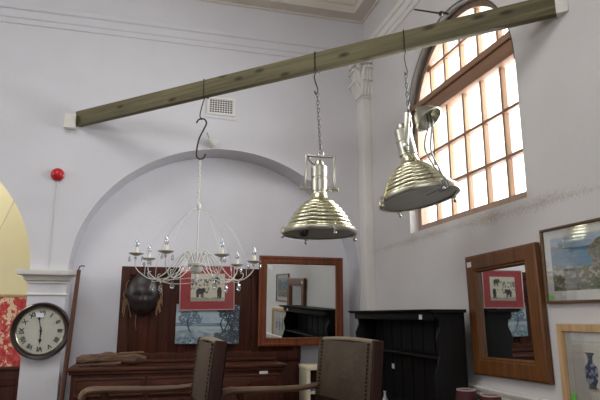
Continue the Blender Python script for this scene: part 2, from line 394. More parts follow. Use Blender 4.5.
# ------------------------------------------------------------------ arched window
FX = XR + .11; fw = .06
win = thing('window_1', 'arched pine window of small panes in the right wall above the oak mirror', 'window', (FX, WC, WZ0)); win['kind'] = 'structure'
ZT0, ZT1 = 2.87, 3.03                                # transom
n = 40
def ringarch(r): return [(WC + r * cos(pi - pi * i / n), WZS + r * sin(pi * i / n)) for i in range(n + 1)]
out_ = [(WY0, WZ0)][:0] + ringarch(WR); inn_ = ringarch(WR - fw)
m = MB()
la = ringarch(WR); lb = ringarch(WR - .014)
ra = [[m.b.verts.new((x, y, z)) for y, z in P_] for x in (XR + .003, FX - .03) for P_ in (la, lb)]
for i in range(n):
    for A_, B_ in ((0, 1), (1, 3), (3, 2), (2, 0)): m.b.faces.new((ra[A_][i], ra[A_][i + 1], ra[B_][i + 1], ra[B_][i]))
struct('trim_12', m, M_greylining, ang=30)
m = MB(); b = m.b
def fr(outer, inner, x0, x1):
    vo = [[b.verts.new((x, y, z)) for y, z in outer] for x in (x0, x1)]; vi = [[b.verts.new((x, y, z)) for y, z in inner] for x in (x0, x1)]
    k = len(outer)
    for i in range(k):
        j = (i + 1) % k
        b.faces.new((vo[0][i], vo[0][j], vi[0][j], vi[0][i])); b.faces.new((vo[1][j], vo[1][i], vi[1][i], vi[1][j]))
        b.faces.new((vi[0][i], vi[0][j], vi[1][j], vi[1][i])); b.faces.new((vo[0][j], vo[0][i], vo[1][i], vo[1][j]))
outer = out_ + [(WY0 + 2 * WR, WZ0), (WY0, WZ0)]; inner = inn_ + [(WY1 - fw, WZ0 + .065), (WY0 + fw, WZ0 + .065)]
outer = out_ + [(WY1, WZ0), (WY0, WZ0)]
# ringarch runs from WY0 (angle pi) to WY1
fr(outer, inner, FX - .03, FX + .05)
m.build('window_frame', M_winwood, win, ang=30)
MB().box((FX - .055, WY0 + .02, ZT0), (FX + .05, WY1 - .02, ZT1 - .05)).box((FX - .075, WY0 + .02, ZT1 - .05), (FX + .05, WY1 - .02, ZT1)).build('transom', M_winwoodH, win, bev=.006)
iy0, iy1 = WY0 + fw, WY1 - fw
cols = [iy0 + (iy1 - iy0) * i / 6 for i in range(7)]
for y in cols[1:-1]:
    MB().box((FX - .012, y - .011, WZ0 + .05), (FX + .03, y + .011, ZT0 + .01)).build('glazing_bar', M_bar, win, bev=.004, seg=1)
    MB().box((FX - .012, y - .011, ZT1 - .01), (FX + .03, y + .011, WZS + sqrt((WR - fw * .6) ** 2 - (y - WC) ** 2))).build('glazing_bar', M_bar, win, bev=.004, seg=1)
for z in (2.23, 2.55): MB().box((FX - .016, iy0 - .01, z - .011), (FX + .03, iy1 + .01, z + .011)).build('glazing_rail', M_winwoodH, win, bev=.004, seg=1)
zf = 3.29; hw = sqrt((WR - fw * .6) ** 2 - (zf - WZS) ** 2); MB().box((FX - .016, WC - hw, zf - .011), (FX + .03, WC + hw, zf + .011)).build('glazing_rail', M_winwoodH, win, bev=.004, seg=1)
m = MB(); m.prism([(y - WC, z - WZ0) for y, z in inner], (FX + .012, WC, WZ0), (0, 1, 0), (0, 0, 1), (.004, 0, 0)); m.build('pane', M_glass, win, smooth=False)

# ------------------------------------------------------------------ timber beam across the corner
bl0, bl1 = V((-.765, YB, 3.07)), V((-.765, YB, 2.925)); br0, br1 = V((2.15, 2.275, 2.968)), V((2.15, 2.275, 2.848))
beam = thing('timber_beam', 'long rough greenish timber beam spanning the corner between back and right walls', 'beam', (-.765, YB, 3.0))
d = (br0 - bl0); horiz = V((d.x, d.y, 0)).normalized(); side = V((-horiz.y, horiz.x, 0)) * .055
ang = math.atan2(d.y, d.x)
m = MB()
s0 = .0015; s1 = .985
def bp(t, top): 
    a, c = (bl0, br0) if top else (bl1, br1); return a.lerp(c, t)
vs = [m.b.verts.new(p) for p in (bp(s0, 1), bp(s1, 1), bp(s1, 0), bp(s0, 0), bp(s0, 1) + side, bp(s1, 1) + side, bp(s1, 0) + side, bp(s0, 0) + side)]
for f in ((0, 1, 2, 3), (4, 7, 6, 5), (0, 4, 5, 1), (1, 5, 6, 2), (2, 6, 7, 3), (3, 7, 4, 0)): m.b.faces.new([vs[i] for i in f])
bmesh.ops.recalc_face_normals(m.b, faces=m.b.faces[:])
Mr = Matrix.Rotation(-ang, 4, 'Z'); m.b.transform(Mr @ Matrix.Translation(-beam.location))
tim = m.build('timber', M_beam, beam, bev=.004, world=False); tim.rotation_euler = (0, 0, ang)
def blk(t0, t1, e):
    m = MB(); o = V((0, 0, e)); sd = side.normalized() * e
    P = [bp(t0, 1) + o - sd, bp(t1, 1) + o - sd, bp(t1, 0) - o - sd, bp(t0, 0) - o - sd]
    vs = [m.b.verts.new(p) for p in P + [p + side + 2 * sd for p in P]]
    for f in ((0, 1, 2, 3), (4, 7, 6, 5), (0, 4, 5, 1), (1, 5, 6, 2), (2, 6, 7, 3), (3, 7, 4, 0)): m.b.faces.new([vs[i] for i in f])
    return m
# beam point for a given pixel column (hooks)
def beampt(px):
    dd = ray(px, 121 - .204 * (px - 70) if px < 600 else 60); a = V((bl0.x, bl0.y)); e = V((br0.x - bl0.x, br0.y - bl0.y))
    t = (a.x * dd.y - a.y * dd.x) / (e.y * dd.x - e.x * dd.y); return t
def strap(m, t, r=.004):
    tp, bt = bp(t, 1), bp(t, 0); g = side.normalized() * .004
    m.tube([bt - g - V((0, 0, .004)), tp - g + V((0, 0, .004)), tp + side + g + V((0, 0, .004)), bt + side + g - V((0, 0, .004))], r, 6, True)
    return bt + side / 2 - V((0, 0, .004))
qa, qb = onY(65, 114, YB - .04), onY(75.5, 129, YB - .04); o = MB().box((qa.x, YB - .075, qb.z), (qb.x, YB - .001, qa.z)).build('bracket', M_block, beam, bev=.004); o['label'] = 'white bracket block on the back wall end'
o = blk(beampt(557), .9999, .006).build('bracket', M_block, beam, bev=.004); o['label'] = 'white bracket block on the right wall end'
hC, hA, hB = V((.325, 4.151, 0)), V((1.041, 3.416, 0)), V((1.486, 2.958, 0))
# iron S hook carrying the chandelier
def sm(pts, k=6):
    pts = [V(p) for p in pts]; o = []
    for i in range(len(pts) - 1):
        p0, p1, p2, p3 = pts[max(0, i - 1)], pts[i], pts[i + 1], pts[min(len(pts) - 1, i + 2)]
        for j in range(k):
            t = j / k; o.append(.5 * ((2 * p1) + (p2 - p0) * t + (2 * p0 - 5 * p1 + 4 * p2 - p3) * t * t + (3 * p1 - p0 - 3 * p2 + p3) * t ** 3))
    return o + [pts[-1]]
hk = thing('iron_hook', 'large rusty S-shaped iron hook holding up the chandelier', 'hook', (.325, 4.151, 2.3), 0)
m = MB(); t = beampt(203.5); bt = strap(m, t, .004)
m.tube(sm([bt, atD(204, 100, hC), atD(201.5, 108, hC), atD(200, 116, hC), atD(202, 120, hC)]), .0045, 6); m.build('wire_loop', M_darkmetal, hk)
m = MB(); m.tube(sm([atD(q[0], q[1], hC) for q in ((196.5, 123), (199, 119.5), (204, 119), (206.5, 123), (204, 129), (199.5, 138), (197, 148), (196.5, 156), (199.5, 159), (203.5, 158), (205.5, 154))]), .0065, 8); m.build('s_hook', M_darkmetal, hk)

# ------------------------------------------------------------------ chandelier
cx, cy = .325, 4.151
zp = 1.60                                            # pan height
ch = thing('chandelier', 'cream wire candle chandelier with glass drops hanging from the beam', 'chandelier', (cx, cy, 1.42))
AZ = math.atan2(cx, cy); vR = V((cos(AZ), -sin(AZ), 0)); vF = V((sin(AZ), cos(AZ), 0))
def cp(r, a, z): return V((cx, cy, z)) + vR * (r * sin(radians(a))) - vF * (r * cos(radians(a)))
MB().chain(atD(200.5, 160, hC), atD(198, 203, hC), .028, .003, .5).build('chain', M_whitemetal, ch)
m = MB(); m.lathe([(.004, 2.03), (.014, 2.025), (.017, 2.005), (.012, 1.985), (.006, 1.975)], Matrix.Translation((cx, cy, 0)), 16); m.build('top_finial', M_whitemetal, ch)
MB().tube([(cx, cy, 2.0), (cx, cy, 1.5)], .006, 8).build('stem', M_whitemetal, ch)
m = MB(); m.lathe([(.012, 1.50), (.03, 1.505), (.045, 1.525), (.048, 1.55), (.062, 1.556), (.064, 1.572), (.03, 1.58), (.012, 1.60)], Matrix.Translation((cx, cy, 0)), 24)
m.build('hub', M_whitemetal, ch)
m = MB(); m.lathe([(.003, 1.425), (.014, 1.44), (.012, 1.46), (.018, 1.475), (.01, 1.505)], Matrix.Translation((cx, cy, 0)), 16); m.build('bottom_finial', M_whitemetal, ch)
def drop(m, p, s=1.0):
    m.lathe([(.0015, .022 * s), (.006 * s, .012 * s), (.0115 * s, -.004 * s), (.012 * s, -.012 * s), (.007 * s, -.022 * s), (.001, -.026 * s)], Matrix.Translation(p), 8)
ARMS = [(24, .41), (82, .425), (132, .43), (236, .44), (282, .435), (330, .41)]
for a, R in ARMS:
    tilt = -.02 * sin(radians(a)) + .004
    zz = zp + tilt
    arm = MB()
    for da, w_ in ((-5, 1), (5, 1)):
        arm.tube(sm([cp(.05, a + da * 3, 1.575), cp(.085, a + da * 2, 1.635), cp(.12, a + da * 2, 1.632), cp(.17, a + da, 1.57), cp(.235, a + da * .6, 1.49), cp(.31, a, 1.452), cp(.375, a, 1.475), cp(R, a, 1.535), cp(R, a, zz)]), .0033, 6)
    arm.tube(sm([cp(.055, a, 1.555), cp(.11, a, 1.525), cp(.2, a, 1.468), cp(.29, a, 1.448), cp(.34, a, 1.47), cp(.345, a, 1.50), cp(.325, a, 1.505)]), .0028, 6)
    ao = arm.build('arm', M_whitemetal, ch)
    c = cp(R, a, zz); T_ = Matrix.Translation(c)
    MB().lathe([(.008, -.035), (.013, -.02), (.011, -.01), (.03, -.004), (.052, .006), (.054, .010), (.03, .006), (.014, .008), (.014, .012)], T_, 24).build('drip_pan', M_whitemetal, ao)
    MB().lathe([(.0135, .008), (.0135, .048), (.009, .05)], T_, 14).build('candle', M_candle, ao)
    MB().lathe([(.006, .05), (.013, .062), (.0155, .074), (.012, .092), (.006, .110), (.0015, .12)], T_, 14).build('bulb', M_bulb, ao)
    MB().tube([c + V((0, 0, .05)), c + V((0, 0, .08))], .002, 5).build('filament_post', M_whitemetal, ao)
    for p in (cp(R + .045, a, zz - .03), cp(R - .04, a + 4, zz - .03)):
        dm = MB(); dm.tube([p + V((0, 0, .03)), p + V((0, 0, .015))], .001, 4); drop(dm, p, .9); dm.build('crystal_drop', M_crystal, ao)
    m = MB(); p = cp(.315, a, 1.452); m.tube([p, p - V((0, 0, .03))], .0012, 4); drop(m, p - V((0, 0, .045)), 1.35); m.ball(p - V((0, 0, .012)), .006, None, 5)
    m.build('crystal_drop', M_crystal, ch)
    MB().tube(sm([cp(.008, a, 1.99), cp(.10, a, 1.955), cp(.22, a, 1.86), cp(.31, a, 1.73), cp(.36, a, 1.6), cp(.37, a, 1.48)]), .0019, 5).build('cage_wire', M_whitemetal, ch)
m = MB(); ring = [cp(.315, k * 6, 1.452 - .014 * abs(sin(radians(k * 18)))) for k in range(60)]
m.tube(ring, .0024, 5, True); m.build('bead_swag', M_whitemetal, ch)
for k in range(6):
    a = 54 + k * 60
    MB().tube(sm([cp(.03, a, 1.575), cp(.05, a, 1.64), cp(.08, a, 1.665), cp(.105, a, 1.645), cp(.10, a, 1.62)]), [.004] * 24 + [.002], 6).build('scroll_leaf', M_whitemetal, ch)

# ------------------------------------------------------------------ industrial pendant lamps
def pendant(name, label, loc, tilt, bracket_tilt, chain_top, extra):
    # local: origin at rim centre, +z up along lamp axis (tilted)
    root = thing(name, label, 'pendant lamp', loc, 0, 'industrial metal pendant lamps')
    Rm = Matrix.Rotation(-YAW, 4, 'Z') @ tilt
    g = .232
    prof = [(g + .006, .0), (g + .006, .026), (g - .008, .03)]
    zc = .03
    for r, z in [(.212, .055), (.201, .082), (.187, .109), (.170, .135), (.151, .160), (.129, .184), (.103, .207)]:
        hz = z - zc
        prof += [(r - .010, zc + .001), (r + .001, zc + hz * .10), (r + .004, zc + hz * .40), (r + .001, zc + hz * .80), (r - .012, z)]; zc = z
    prof += [(.074, .214), (.062, .226), (.055, .243), (.052, .262)]
    MB().lathe(prof + [(.05, .262), (.056, .235), (.075, .205), (.14, .13), (.185, .05), (g - .02, .02), (g - .004, .004)], Rm, 56, False).build('reflector', M_brass, root, world=False, ang=40)
    MB().lathe([(g + .012, -.012), (g + .016, -.006), (g + .016, .014), (g + .006, .02), (g - .006, .02), (g - .01, -.012), (g + .012, -.012)], Rm, 56, False).build('rim', M_steel, root, world=False)
    MB().lathe([(.001, -.006), (g * .5, -.008), (g - .008, -.004), (g - .008, .002), (.001, 0)], Rm, 48).build('diffuser', M_diffuser, root, world=False)
    MB().lathe([(.05, .25), (.05, .275), (.055, .28), (.055, .36), (.05, .364), (.05, .37), (.054, .374), (.054, .446), (.049, .452), (.001, .456)], Rm, 36).build('housing', M_steel, root, world=False)
    MB().lathe([(.034, .45), (.034, .468), (.028, .485), (.012, .495), (.001, .497)], Rm, 24).build('cap', M_steel, root, world=False)
    # bracket: U shaped flat bar pivoted at the neck
    Bm = Matrix.Rotation(-YAW, 4, 'Z') @ Matrix.Translation(tilt @ V((0, 0, .30))) @ bracket_tilt @ Matrix.Translation((0, 0, -.30))
    m = MB(); hb = .094; z0, z1 = .285, .525
    for s in (-1, 1): m.box((s * hb - .009, -.014, z0), (s * hb + .009, .014, z1), Bm)
    m.box((-hb - .006, -.014, z1 - .012), (hb + .006, .014, z1), Bm); m.build('bracket', M_steel, root, bev=.003, world=False)
    for s in (-1, 1):
        m = MB(); Px = Bm @ Matrix.Translation((0, 0, .30)) @ Matrix.Rotation(s * pi / 2, 4, 'Y')
        m.lathe([(.011, .045), (.011, .078), (.02, .08), (.02, .086), (.014, .09), (.014, .116), (.02, .118), (.02, .126), (.008, .13)], Px, 14); m.build('pivot_bolt', M_steel, root, world=False)
    for k in range(4):
        a = radians(20 + 90 * k); m = MB(); Cm = Rm @ Matrix.Rotation(a, 4, 'Z')
        m.box((g - .004, -.012, -.016), (g + .03, .012, .02), Cm); m.tube([Cm @ V((g + .022, 0, .03)), Cm @ V((g + .022, 0, -.03))], .006, 8); m.ball((g + .022, 0, -.034), .011, Cm, 6)
        m.build('rim_clamp', M_steel, root, bev=.002, world=False)
    top = Bm @ V((0, 0, z1))
    m = MB(); m.tube([top + Rm.to_3x3() @ V((.018 * sin(q), 0, .014 + .02 * cos(q))) for q in [i * pi / 6 for i in range(12)]], .004, 6, True); m.build('eye_ring', M_steel, root, world=False)
    ct = V(chain_top) - V(loc)
    MB().chain(top + V((0, 0, .02)), ct, .036, .0035, .5).build('chain', M_greymetal, root, world=False)
    extra(root, Rm, Bm, top)
    return root
I4 = Matrix.Identity(4)
def e1(root, Rm, Bm, top):
    m = MB(); m.tube([Rm @ V(p) for p in sm([(-.03, 0, .46), (-.06, -.02, .48), (-.07, -.02, .50), (-.05, 0, .52), (0, 0, .535)])], .005, 6); m.build('cable', M_greymetal, root, world=False)
    m = MB(); Q = Rm @ Matrix.Translation((-.105, -.20, -.012)) ; m.lathe([(.001, -.04), (.02, -.036), (.03, -.018), (.03, 0), (.02, .008)], Q, 14); m.build('latch_knob', M_darkmetal, root, world=False)
pA = atD(319.5, 233, hA)
ptop = atD(317.5, 93, hA)
pendant('pendant_lamp', 'brassy stepped-dome pendant lamp hanging level in front of the blind arch', pA, I4, Matrix.Rotation(radians(3), 4, 'Y') @ Matrix.Rotation(radians(2), 4, 'X'), ptop, e1)
def e2(root, Rm, Bm, top):
    # loose bell shaped ceiling rose slid down the chain, and its cable
    pr = Matrix.Rotation(-YAW, 4, 'Z'); rc_ = V(atD(420.5, 119.5, hB)) - root.location
    Q = Matrix.Translation(rc_ + pr @ V((0, -.09, 0))) @ (pr.to_3x3() @ V((.5, -.36, -.75))).to_track_quat('Z', 'Y').to_matrix().to_4x4() @ Matrix.Scale(1.25, 4)
    MB().lathe([(.012, -.05), (.016, -.04), (.03, -.028), (.05, -.008), (.062, .018), (.072, .034), (.075, .042), (.068, .044), (.06, .022), (.04, -.004), (.012, -.02)], Q, 32).build('ceiling_rose', M_steel, root, world=False)
    m = MB(); m.tube([pr @ V(p) for p in sm([(.07, -.05, .53), (.08, -.10, .45), (.06, -.13, .35), (.05, -.15, .25), (.075, -.21, .13), (.09, -.26, .04), (.06, -.275, -.0), (0, -.27, -.03), (-.02, -.262, -.035)])], .006, 6)
    m.tube([pr @ V(p) for p in sm([(.06, -.04, .54), (.05, -.11, .42), (.02, -.12, .30), (.03, -.15, .22), (.06, -.215, .12), (.10, -.262, .05), (.10, -.27, .0), (.05, -.275, -.02)])], .005, 6)
    m.build('cable', M_greymetal, root, world=False)
pB = atD(419, 198, hB)
pendant('pendant_lamp', 'brassy pendant lamp tipped sideways beside the window with loose bell cap', pB, Matrix.Rotation(radians(-10), 4, 'Y') @ Matrix.Rotation(radians(-5), 4, 'X'), Matrix.Rotation(radians(4), 4, 'Y') @ Matrix.Rotation(radians(74), 4, 'Z'), atD(406, 74, hB), e2)
# hooks for the two lamps
hk = thing('iron_hook', 'dark wire hook looped over the beam above the level lamp', 'hook', (1.041, 3.416, 2.7))
m = MB(); t = beampt(315); bt = strap(m, t, .004)
m.tube(sm([bt, atD(314.5, 76, hA), atD(315.5, 82, hA), atD(317.5, 88, hA), atD(317.8, 92, hA), atD(316, 94, hA), atD(314.5, 91, hA)]), .005, 6); m.build('hook_wire', M_darkmetal, hk)
hk = thing('iron_hook', 'dark wire looped over the beam above the tipped lamp', 'hook', (1.486, 2.958, 2.75))
m = MB(); t = beampt(404.5); bt = strap(m, t, .003)
m.tube(sm([bt, atD(404.5, 58, hB), atD(406, 66, hB), atD(407.5, 72, hB), atD(406, 75, hB), atD(404.5, 72, hB)]), .0032, 6); m.build('hook_wire', M_darkmetal, hk)

# ------------------------------------------------------------------ things on the walls
r = thing('alarm_beacon', 'round red alarm dome on the back wall with a thin wire below', 'alarm', (-.865, YB, 2.45))
Q = Matrix.Translation((-.865, YB, 2.45)) @ Matrix.Rotation(pi / 2, 4, 'X')
MB().lathe([(.058, 0), (.058, .022), (.05, .028)], Q, 28).build('base', M_red, r)
MB().lathe([(.05, .022), (.052, .035), (.044, .05), (.028, .062), (.001, .067)], Q, 28).build('dome', M_red, r)
MB().tube([(-.865, YB - .004, 2.39), (-.868, YB - .004, ZS + .03)], .0035, 6).build('wire', M_whitemetal, r)
r = thing('vent_grille', 'pale rounded air vent grille high on the back wall behind the beam', 'vent', (.595, YB, 3.25))
gx0, gx1, gz0, gz1 = .455, .735, 3.165, 3.35
MB().box((gx0 + .01, YB - .004, gz0 + .01), (gx1 - .01, YB - .001, gz1 - .01)).build('backing', M_dark, r)
m = MB(); m.sweep_rect((gx0, YB - .001, gz0), (1, 0, 0), (0, 0, 1), (0, -1, 0), gx1 - gx0, gz1 - gz0, [(0, 0), (0, .012), (.006, .016), (.018, .016), (.02, .01), (.02, 0)]); m.build('frame', M_trim, r)
m = MB()
for i in range(1, 11): x = gx0 + (gx1 - gx0) * i / 11; m.box((x - .0035, YB - .008, gz0 + .01), (x + .0035, YB - .004, gz1 - .01))
for i in range(1, 8): z = gz0 + (gz1 - gz0) * i / 8; m.box((gx0 + .01, YB - .0075, z - .0035), (gx1 - .01, YB - .004, z + .0035))
m.build('grid', M_trim, r, smooth=False)
MB().tube([(gx0 - .02, YB - .004, gz0 - .03), (gx1 + .03, YB - .004, gz0 - .045)], .003, 5).build('wire', M_whitemetal, r)
r = thing('spot_lamp', 'small white cone fitting on the crown of the blind arch', 'wall lamp', (.52, YB, 2.85))
Q = Matrix.Translation((.53, YB - .045, 2.845)) @ Matrix.Rotation(radians(-50), 4, 'Y') @ Matrix.Rotation(radians(20), 4, 'X')
MB().lathe([(.012, .07), (.02, .06), (.035, .03), (.055, 0), (.055, -.008), (.045, -.006), (.01, .04)], Q, 24).build('shade', M_whitemetal, r)
MB().box((.52, YB - .045, 2.83), (.545, YB, 2.86)).build('mount', M_whitemetal, r, bev=.004)
MB().tube(sm([(.49, YB - .06, 2.89), (.475, YB - .03, 2.93), (.47, YB - .004, 2.97)]), .003, 5).build('wire', M_darkmetal, r)
r = thing('window_stay', 'black iron rod with a knob on the wall beside the window arch', 'window stay', (XR, 3.58, 3.56))
p1 = onX(441, 13.5, XR - .06); p0 = p1 + (_R * -.21) + V((0, 0, .035)); 
MB().tube([p0, p1 + V((.02, 0, 0))], [.006, .008], 8).build('rod', M_darkmetal, r)
MB().ball(p1, .02, None, 8).box((p1.x, p1.y - .012, p1.z - .012), (XR, p1.y + .012, p1.z + .012)).build('knob', M_darkmetal, r)

# wall clock on the pier
cz, ccx = 1.068, -.878
r = thing('wall_clock', 'round dark framed wall clock with roman numerals hanging on the white pier', 'clock', (ccx, YB, cz))
Q = Matrix.Translation((ccx, YB - .002, cz)) @ Matrix.Rotation(pi / 2, 4, 'X')
MB().lathe([(.235, 0), (.24, .02), (.238, .05), (.232, .07), (.225, .078), (.208, .072), (.196, .055), (.19, .05), (.19, .03), (.1, 0)], Q, 64).build('case', M_clockwood, r)
MB().lathe([(.194, .048), (.198, .054), (.192, .058), (.186, .052), (.188, .046)], Q, 64, False).build('bezel', M_brass, r)
MB().lathe([(.001, .03), (.191, .03), (.191, .036), (.001, .038)], Q, 64).build('dial', M_dial, r)
MB().lathe([(.001, .052), (.185, .050), (.187, .048), (.001, .05)], Q, 48).build('glass', M_pglass, r)
def textmesh(s, size):
    cu = bpy.data.curves.new('t', 'FONT'); cu.body = s; cu.size = size; cu.align_x = 'CENTER'; cu.align_y = 'CENTER'; cu.extrude = .0008; cu.offset = .0016
    ob = bpy.data.objects.new('t', cu); C.objects.link(ob); bpy.context.view_layer.update()
    me = bpy.data.meshes.new_from_object(ob.evaluated_get(bpy.context.evaluated_depsgraph_get())); bpy.data.objects.remove(ob); bpy.data.curves.remove(cu); return me
for i, s in enumerate(['XII', 'I', 'II', 'III', 'IIII', 'V', 'VI', 'VII', 'VIII', 'IX', 'X', 'XI']):
    me = textmesh(s, .052); a = radians(-30 * i)
    me.transform(Q @ Matrix.Rotation(a, 4, 'Z') @ Matrix.Translation((0, .148, .0385)) @ Matrix.Diagonal((.8 if len(s) > 2 else 1, 1, 1, 1)))
    m = MB(); m.b.from_mesh(me); bpy.data.meshes.remove(me); m.build('numeral', M_ink, r, smooth=False)
def hand(name, a, ln, wd, z):
    m = MB(); Z = Q @ Matrix.Rotation(radians(-a), 4, 'Z') @ Matrix.Translation((0, 0, z))
    poly = [(-wd * .5, -.03), (wd * .5, -.03), (wd * .4, ln * .55), (wd * 1.3, ln * .68), (wd * .3, ln * .84), (0, ln), (-wd * .3, ln * .84), (-wd * 1.3, ln * .68), (-wd * .4, ln * .55)]
    m.prism(poly, (0, 0, 0), (1, 0, 0), (0, 1, 0), (0, 0, .0015)); m.b.transform(Z); m.ball((0, 0, .001), (.011, .011, .003), Z, 6); return m.build(name, M_ink, r)
hand('hour_hand', 180, .115, .011, .041); hand('minute_hand', -11, .155, .008, .044)
p = Q @ V((-.012, .108, .0535)); o = MB().box((p.x - .034, p.y - .001, p.z + .005), (p.x + .026, p.y + .001, p.z + .04)).build('price_tag', M_tag, r, smooth=False)
# pole leaning on the pier
r = thing('wooden_pole', 'brown wooden pole with a small hook leaning in the corner beside the pier', 'pole', (-.67, YB - .1, 0))
pt, pbm = V((-.605, YB - .115, 1.585)), V((-.68, YB - .16, 0.0)); 
MB().tube([pbm, pbm.lerp(pt, .5), pt], [.013, .014, .012], 10, False, 1.4).build('shaft', M_polewood, r)
MB().tube(sm([pt - V((0, 0, .02)), pt + V((0, 0, .02)), pt + V((.02, -.005, .035)), pt + V((.045, -.005, .03))]), .005, 6).build('hook', M_darkmetal, r)

# ------------------------------------------------------------------ pictures: painter helper
def canvas(name, o, u, v, n, w_, h, fn, nx, ny, mat, parent, th=.004):
    o, u, v, n = V(o), V(u), V(v), V(n); me = bpy.data.meshes.new(name); vs = []; fs = []; cols_ = []
    for j in range(ny + 1):
        for i in range(nx + 1): vs.append(o + u * (w_ * i / nx) + v * (h * j / ny) + n * th)
    for j in range(ny):
        for i in range(nx):
            a = j * (nx + 1) + i; fs.append((a, a + 1, a + nx + 2, a + nx + 1)); cols_.append(fn((i + .5) / nx, (j + .5) / ny))
    k = len(vs)
    vs += [o, o + u * w_, o + u * w_ + v * h, o + v * h]; e = [0, nx, ny * (nx + 1) + nx, ny * (nx + 1)]
    fs.append((k + 3, k + 2, k + 1, k)); cols_.append((230, 226, 215))
    for q in range(4): fs.append((k + q, k + (q + 1) % 4, e[(q + 1) % 4], e[q])); cols_.append((215, 208, 196))
    r = parent
    if parent:
        while r.parent: r = r.parent
        vs = [p - r.location for p in vs]
    me.from_pydata(vs, [], fs); at = me.color_attributes.new('paint', 'FLOAT_COLOR', 'CORNER')
    for f, c in zip(me.polygons, cols_):
        l = lin(c)
        for li in f.loop_indices: at.data[li].color = (*l, 1)
    me.materials.append(mat); ob = bpy.data.objects.new(name, me); C.objects.link(ob)
    if parent: ob.parent = parent
    return ob
def inpoly(x, y, P):
    c = False; j = len(P) - 1
    for i in range(len(P)):
        if (P[i][1] > y) != (P[j][1] > y) and x < (P[j][0] - P[i][0]) * (y - P[i][1]) / (P[j][1] - P[i][1]) + P[i][0]: c = not c
        j = i
    return c
def ell(x, y, cx_, cy_, a, b): return ((x - cx_) / a) ** 2 + ((y - cy_) / b) ** 2 < 1

# ------------------------------------------------------------------ sideboard with tall panelled back
SX0, SX1 = -.60, 1.19; SY0, SY1 = YB - .42, YB + .08; SZ = .785
sb = thing('sideboard', 'dark mahogany sideboard with tall panelled back under the blind arch', 'sideboard', ((SX0 + SX1) / 2, YB - .17, 0))
MB().box((SX0 + .03, SY0 + .03, .1), (SX1 - .03, SY1, SZ - .03)).build('body', M_mahog, sb, bev=.004)
MB().box((SX0, SY0, SZ - .03), (SX1, SY1, SZ)).box((SX0 + .012, SY0 + .012, SZ - .055), (SX1 - .012, SY1, SZ - .03)).build('top', M_mahogH, sb, bev=.008)
MB().box((SX0 + .01, SY0 + .01, 0), (SX1 - .01, SY1, .1)).build('plinth', M_mahog, sb, bev=.006)
for i in range(3):
    a = SX0 + .06 + i * .565; bq = a + .54
    do = MB().box((a, SY0 + .012, .56), (bq, SY0 + .03, SZ - .08)).sweep_rect((a, SY0 + .012, .56), (1, 0, 0), (0, 0, 1), (0, -1, 0), .54, SZ - .64, [(0, 0), (.004, .008), (.015, .008), (.02, 0)]).build('drawer', M_mahogH, sb, bev=.002)
    MB().lathe([(.008, 0), (.008, .012), (.018, .02), (.018, .028), (.001, .034)], Matrix.Translation(((a + bq) / 2, SY0 + .012, .63)) @ Matrix.Rotation(pi / 2, 4, 'X'), 16).build('knob', M_mahog, do)
    do = MB().box((a, SY0 + .012, .12), (bq, SY0 + .03, .54)).sweep_rect((a, SY0 + .012, .12), (1, 0, 0), (0, 0, 1), (0, -1, 0), .54, .42, [(0, 0), (0, .01), (.06, .01), (.075, 0)]).build('door', M_mahog, sb, bev=.002)
    MB().lathe([(.008, 0), (.008, .012), (.016, .02), (.001, .03)], Matrix.Translation((bq - .035, SY0 + .004, .34)) @ Matrix.Rotation(pi / 2, 4, 'X'), 14).build('knob', M_brass, do)
BX0, BX1, BZ1 = -.255, 1.43, 1.635; BY = YB + .02
m = MB().box((BX0, BY, SZ - .02), (BX1, BY + .04, BZ1)).box((SX1 - .04, BY, 0), (BX1, BY + .04, SZ - .02))
m.sweep_rect((BX0, BY, SZ), (1, 0, 0), (0, 0, 1), (0, -1, 0), BX1 - BX0, BZ1 - SZ, [(0, 0), (0, .018), (.075, .018), (.085, .006), (.09, 0)])
m.build('back_panel', M_mahog, sb, bev=.002)
for x in (.05, .30, .98):
    MB().box((x - .035, BY - .016, SZ + .07), (x + .035, BY, BZ1 - .07)).build('stile', M_mahog, sb, bev=.004)
MB().box((BX0 + .02, BY - .10, SZ + .005), (1.17, BY, SZ + .03)).box((BX0 + .02, BY - .085, SZ), (1.17, BY, SZ + .008)).build('ledge', M_mahogH, sb, bev=.006)
p = onY(264, 373, SY0 - .0); MB().box((p.x - .036, SY0 + .0285, p.z - .02), (p.x + .036, SY0 + .0115, p.z + .014)).build('price_tag', M_tag, sb, smooth=False)

# driftwood log on the sideboard
r = thing('driftwood_log', 'rough brown driftwood log lying on the left of the sideboard top', 'log', (-.28, SY0 + .17, SZ))
ly = SY0 + .17
m = MB(); pts = []; rs = []
for i in range(26):
    t = i / 25; pts.append((-.555 + .555 * t, ly + .012 * sin(t * 5), SZ + .048 + .012 * sin(t * 3.1) )); rs.append((.034 + .014 * sin(t * pi) + .006 * sin(t * 17)) * (1 if .05 < t < .97 else .8))
m.tube(pts, rs, 12); m.tube(sm([(-.28, ly - .01, SZ + .085), (-.18, ly - .02, SZ + .1), (-.06, ly - .02, SZ + .103), (-.02, ly, SZ + .1)], 5), [.012] * 8 + [.014] * 7 + [.008], 8)
m.tube(sm([(-.53, ly - .05, SZ + .014), (-.4, ly - .06, SZ + .016), (-.25, ly - .05, SZ + .02), (-.2, ly - .02, SZ + .03)], 5), [.009] * 4 + [.013] * 11 + [.008], 8)
for v_ in m.b.verts:
    v_.co += V((0, (fbm(v_.co.x * 30, v_.co.z * 40 + v_.co.y * 30, 3) - .5) * .014, (fbm(v_.co.x * 26, v_.co.y * 40, 5) - .5) * .014))
    v_.co.z = max(v_.co.z, SZ + .001)
m.build('wood', M_log, r, ang=60)

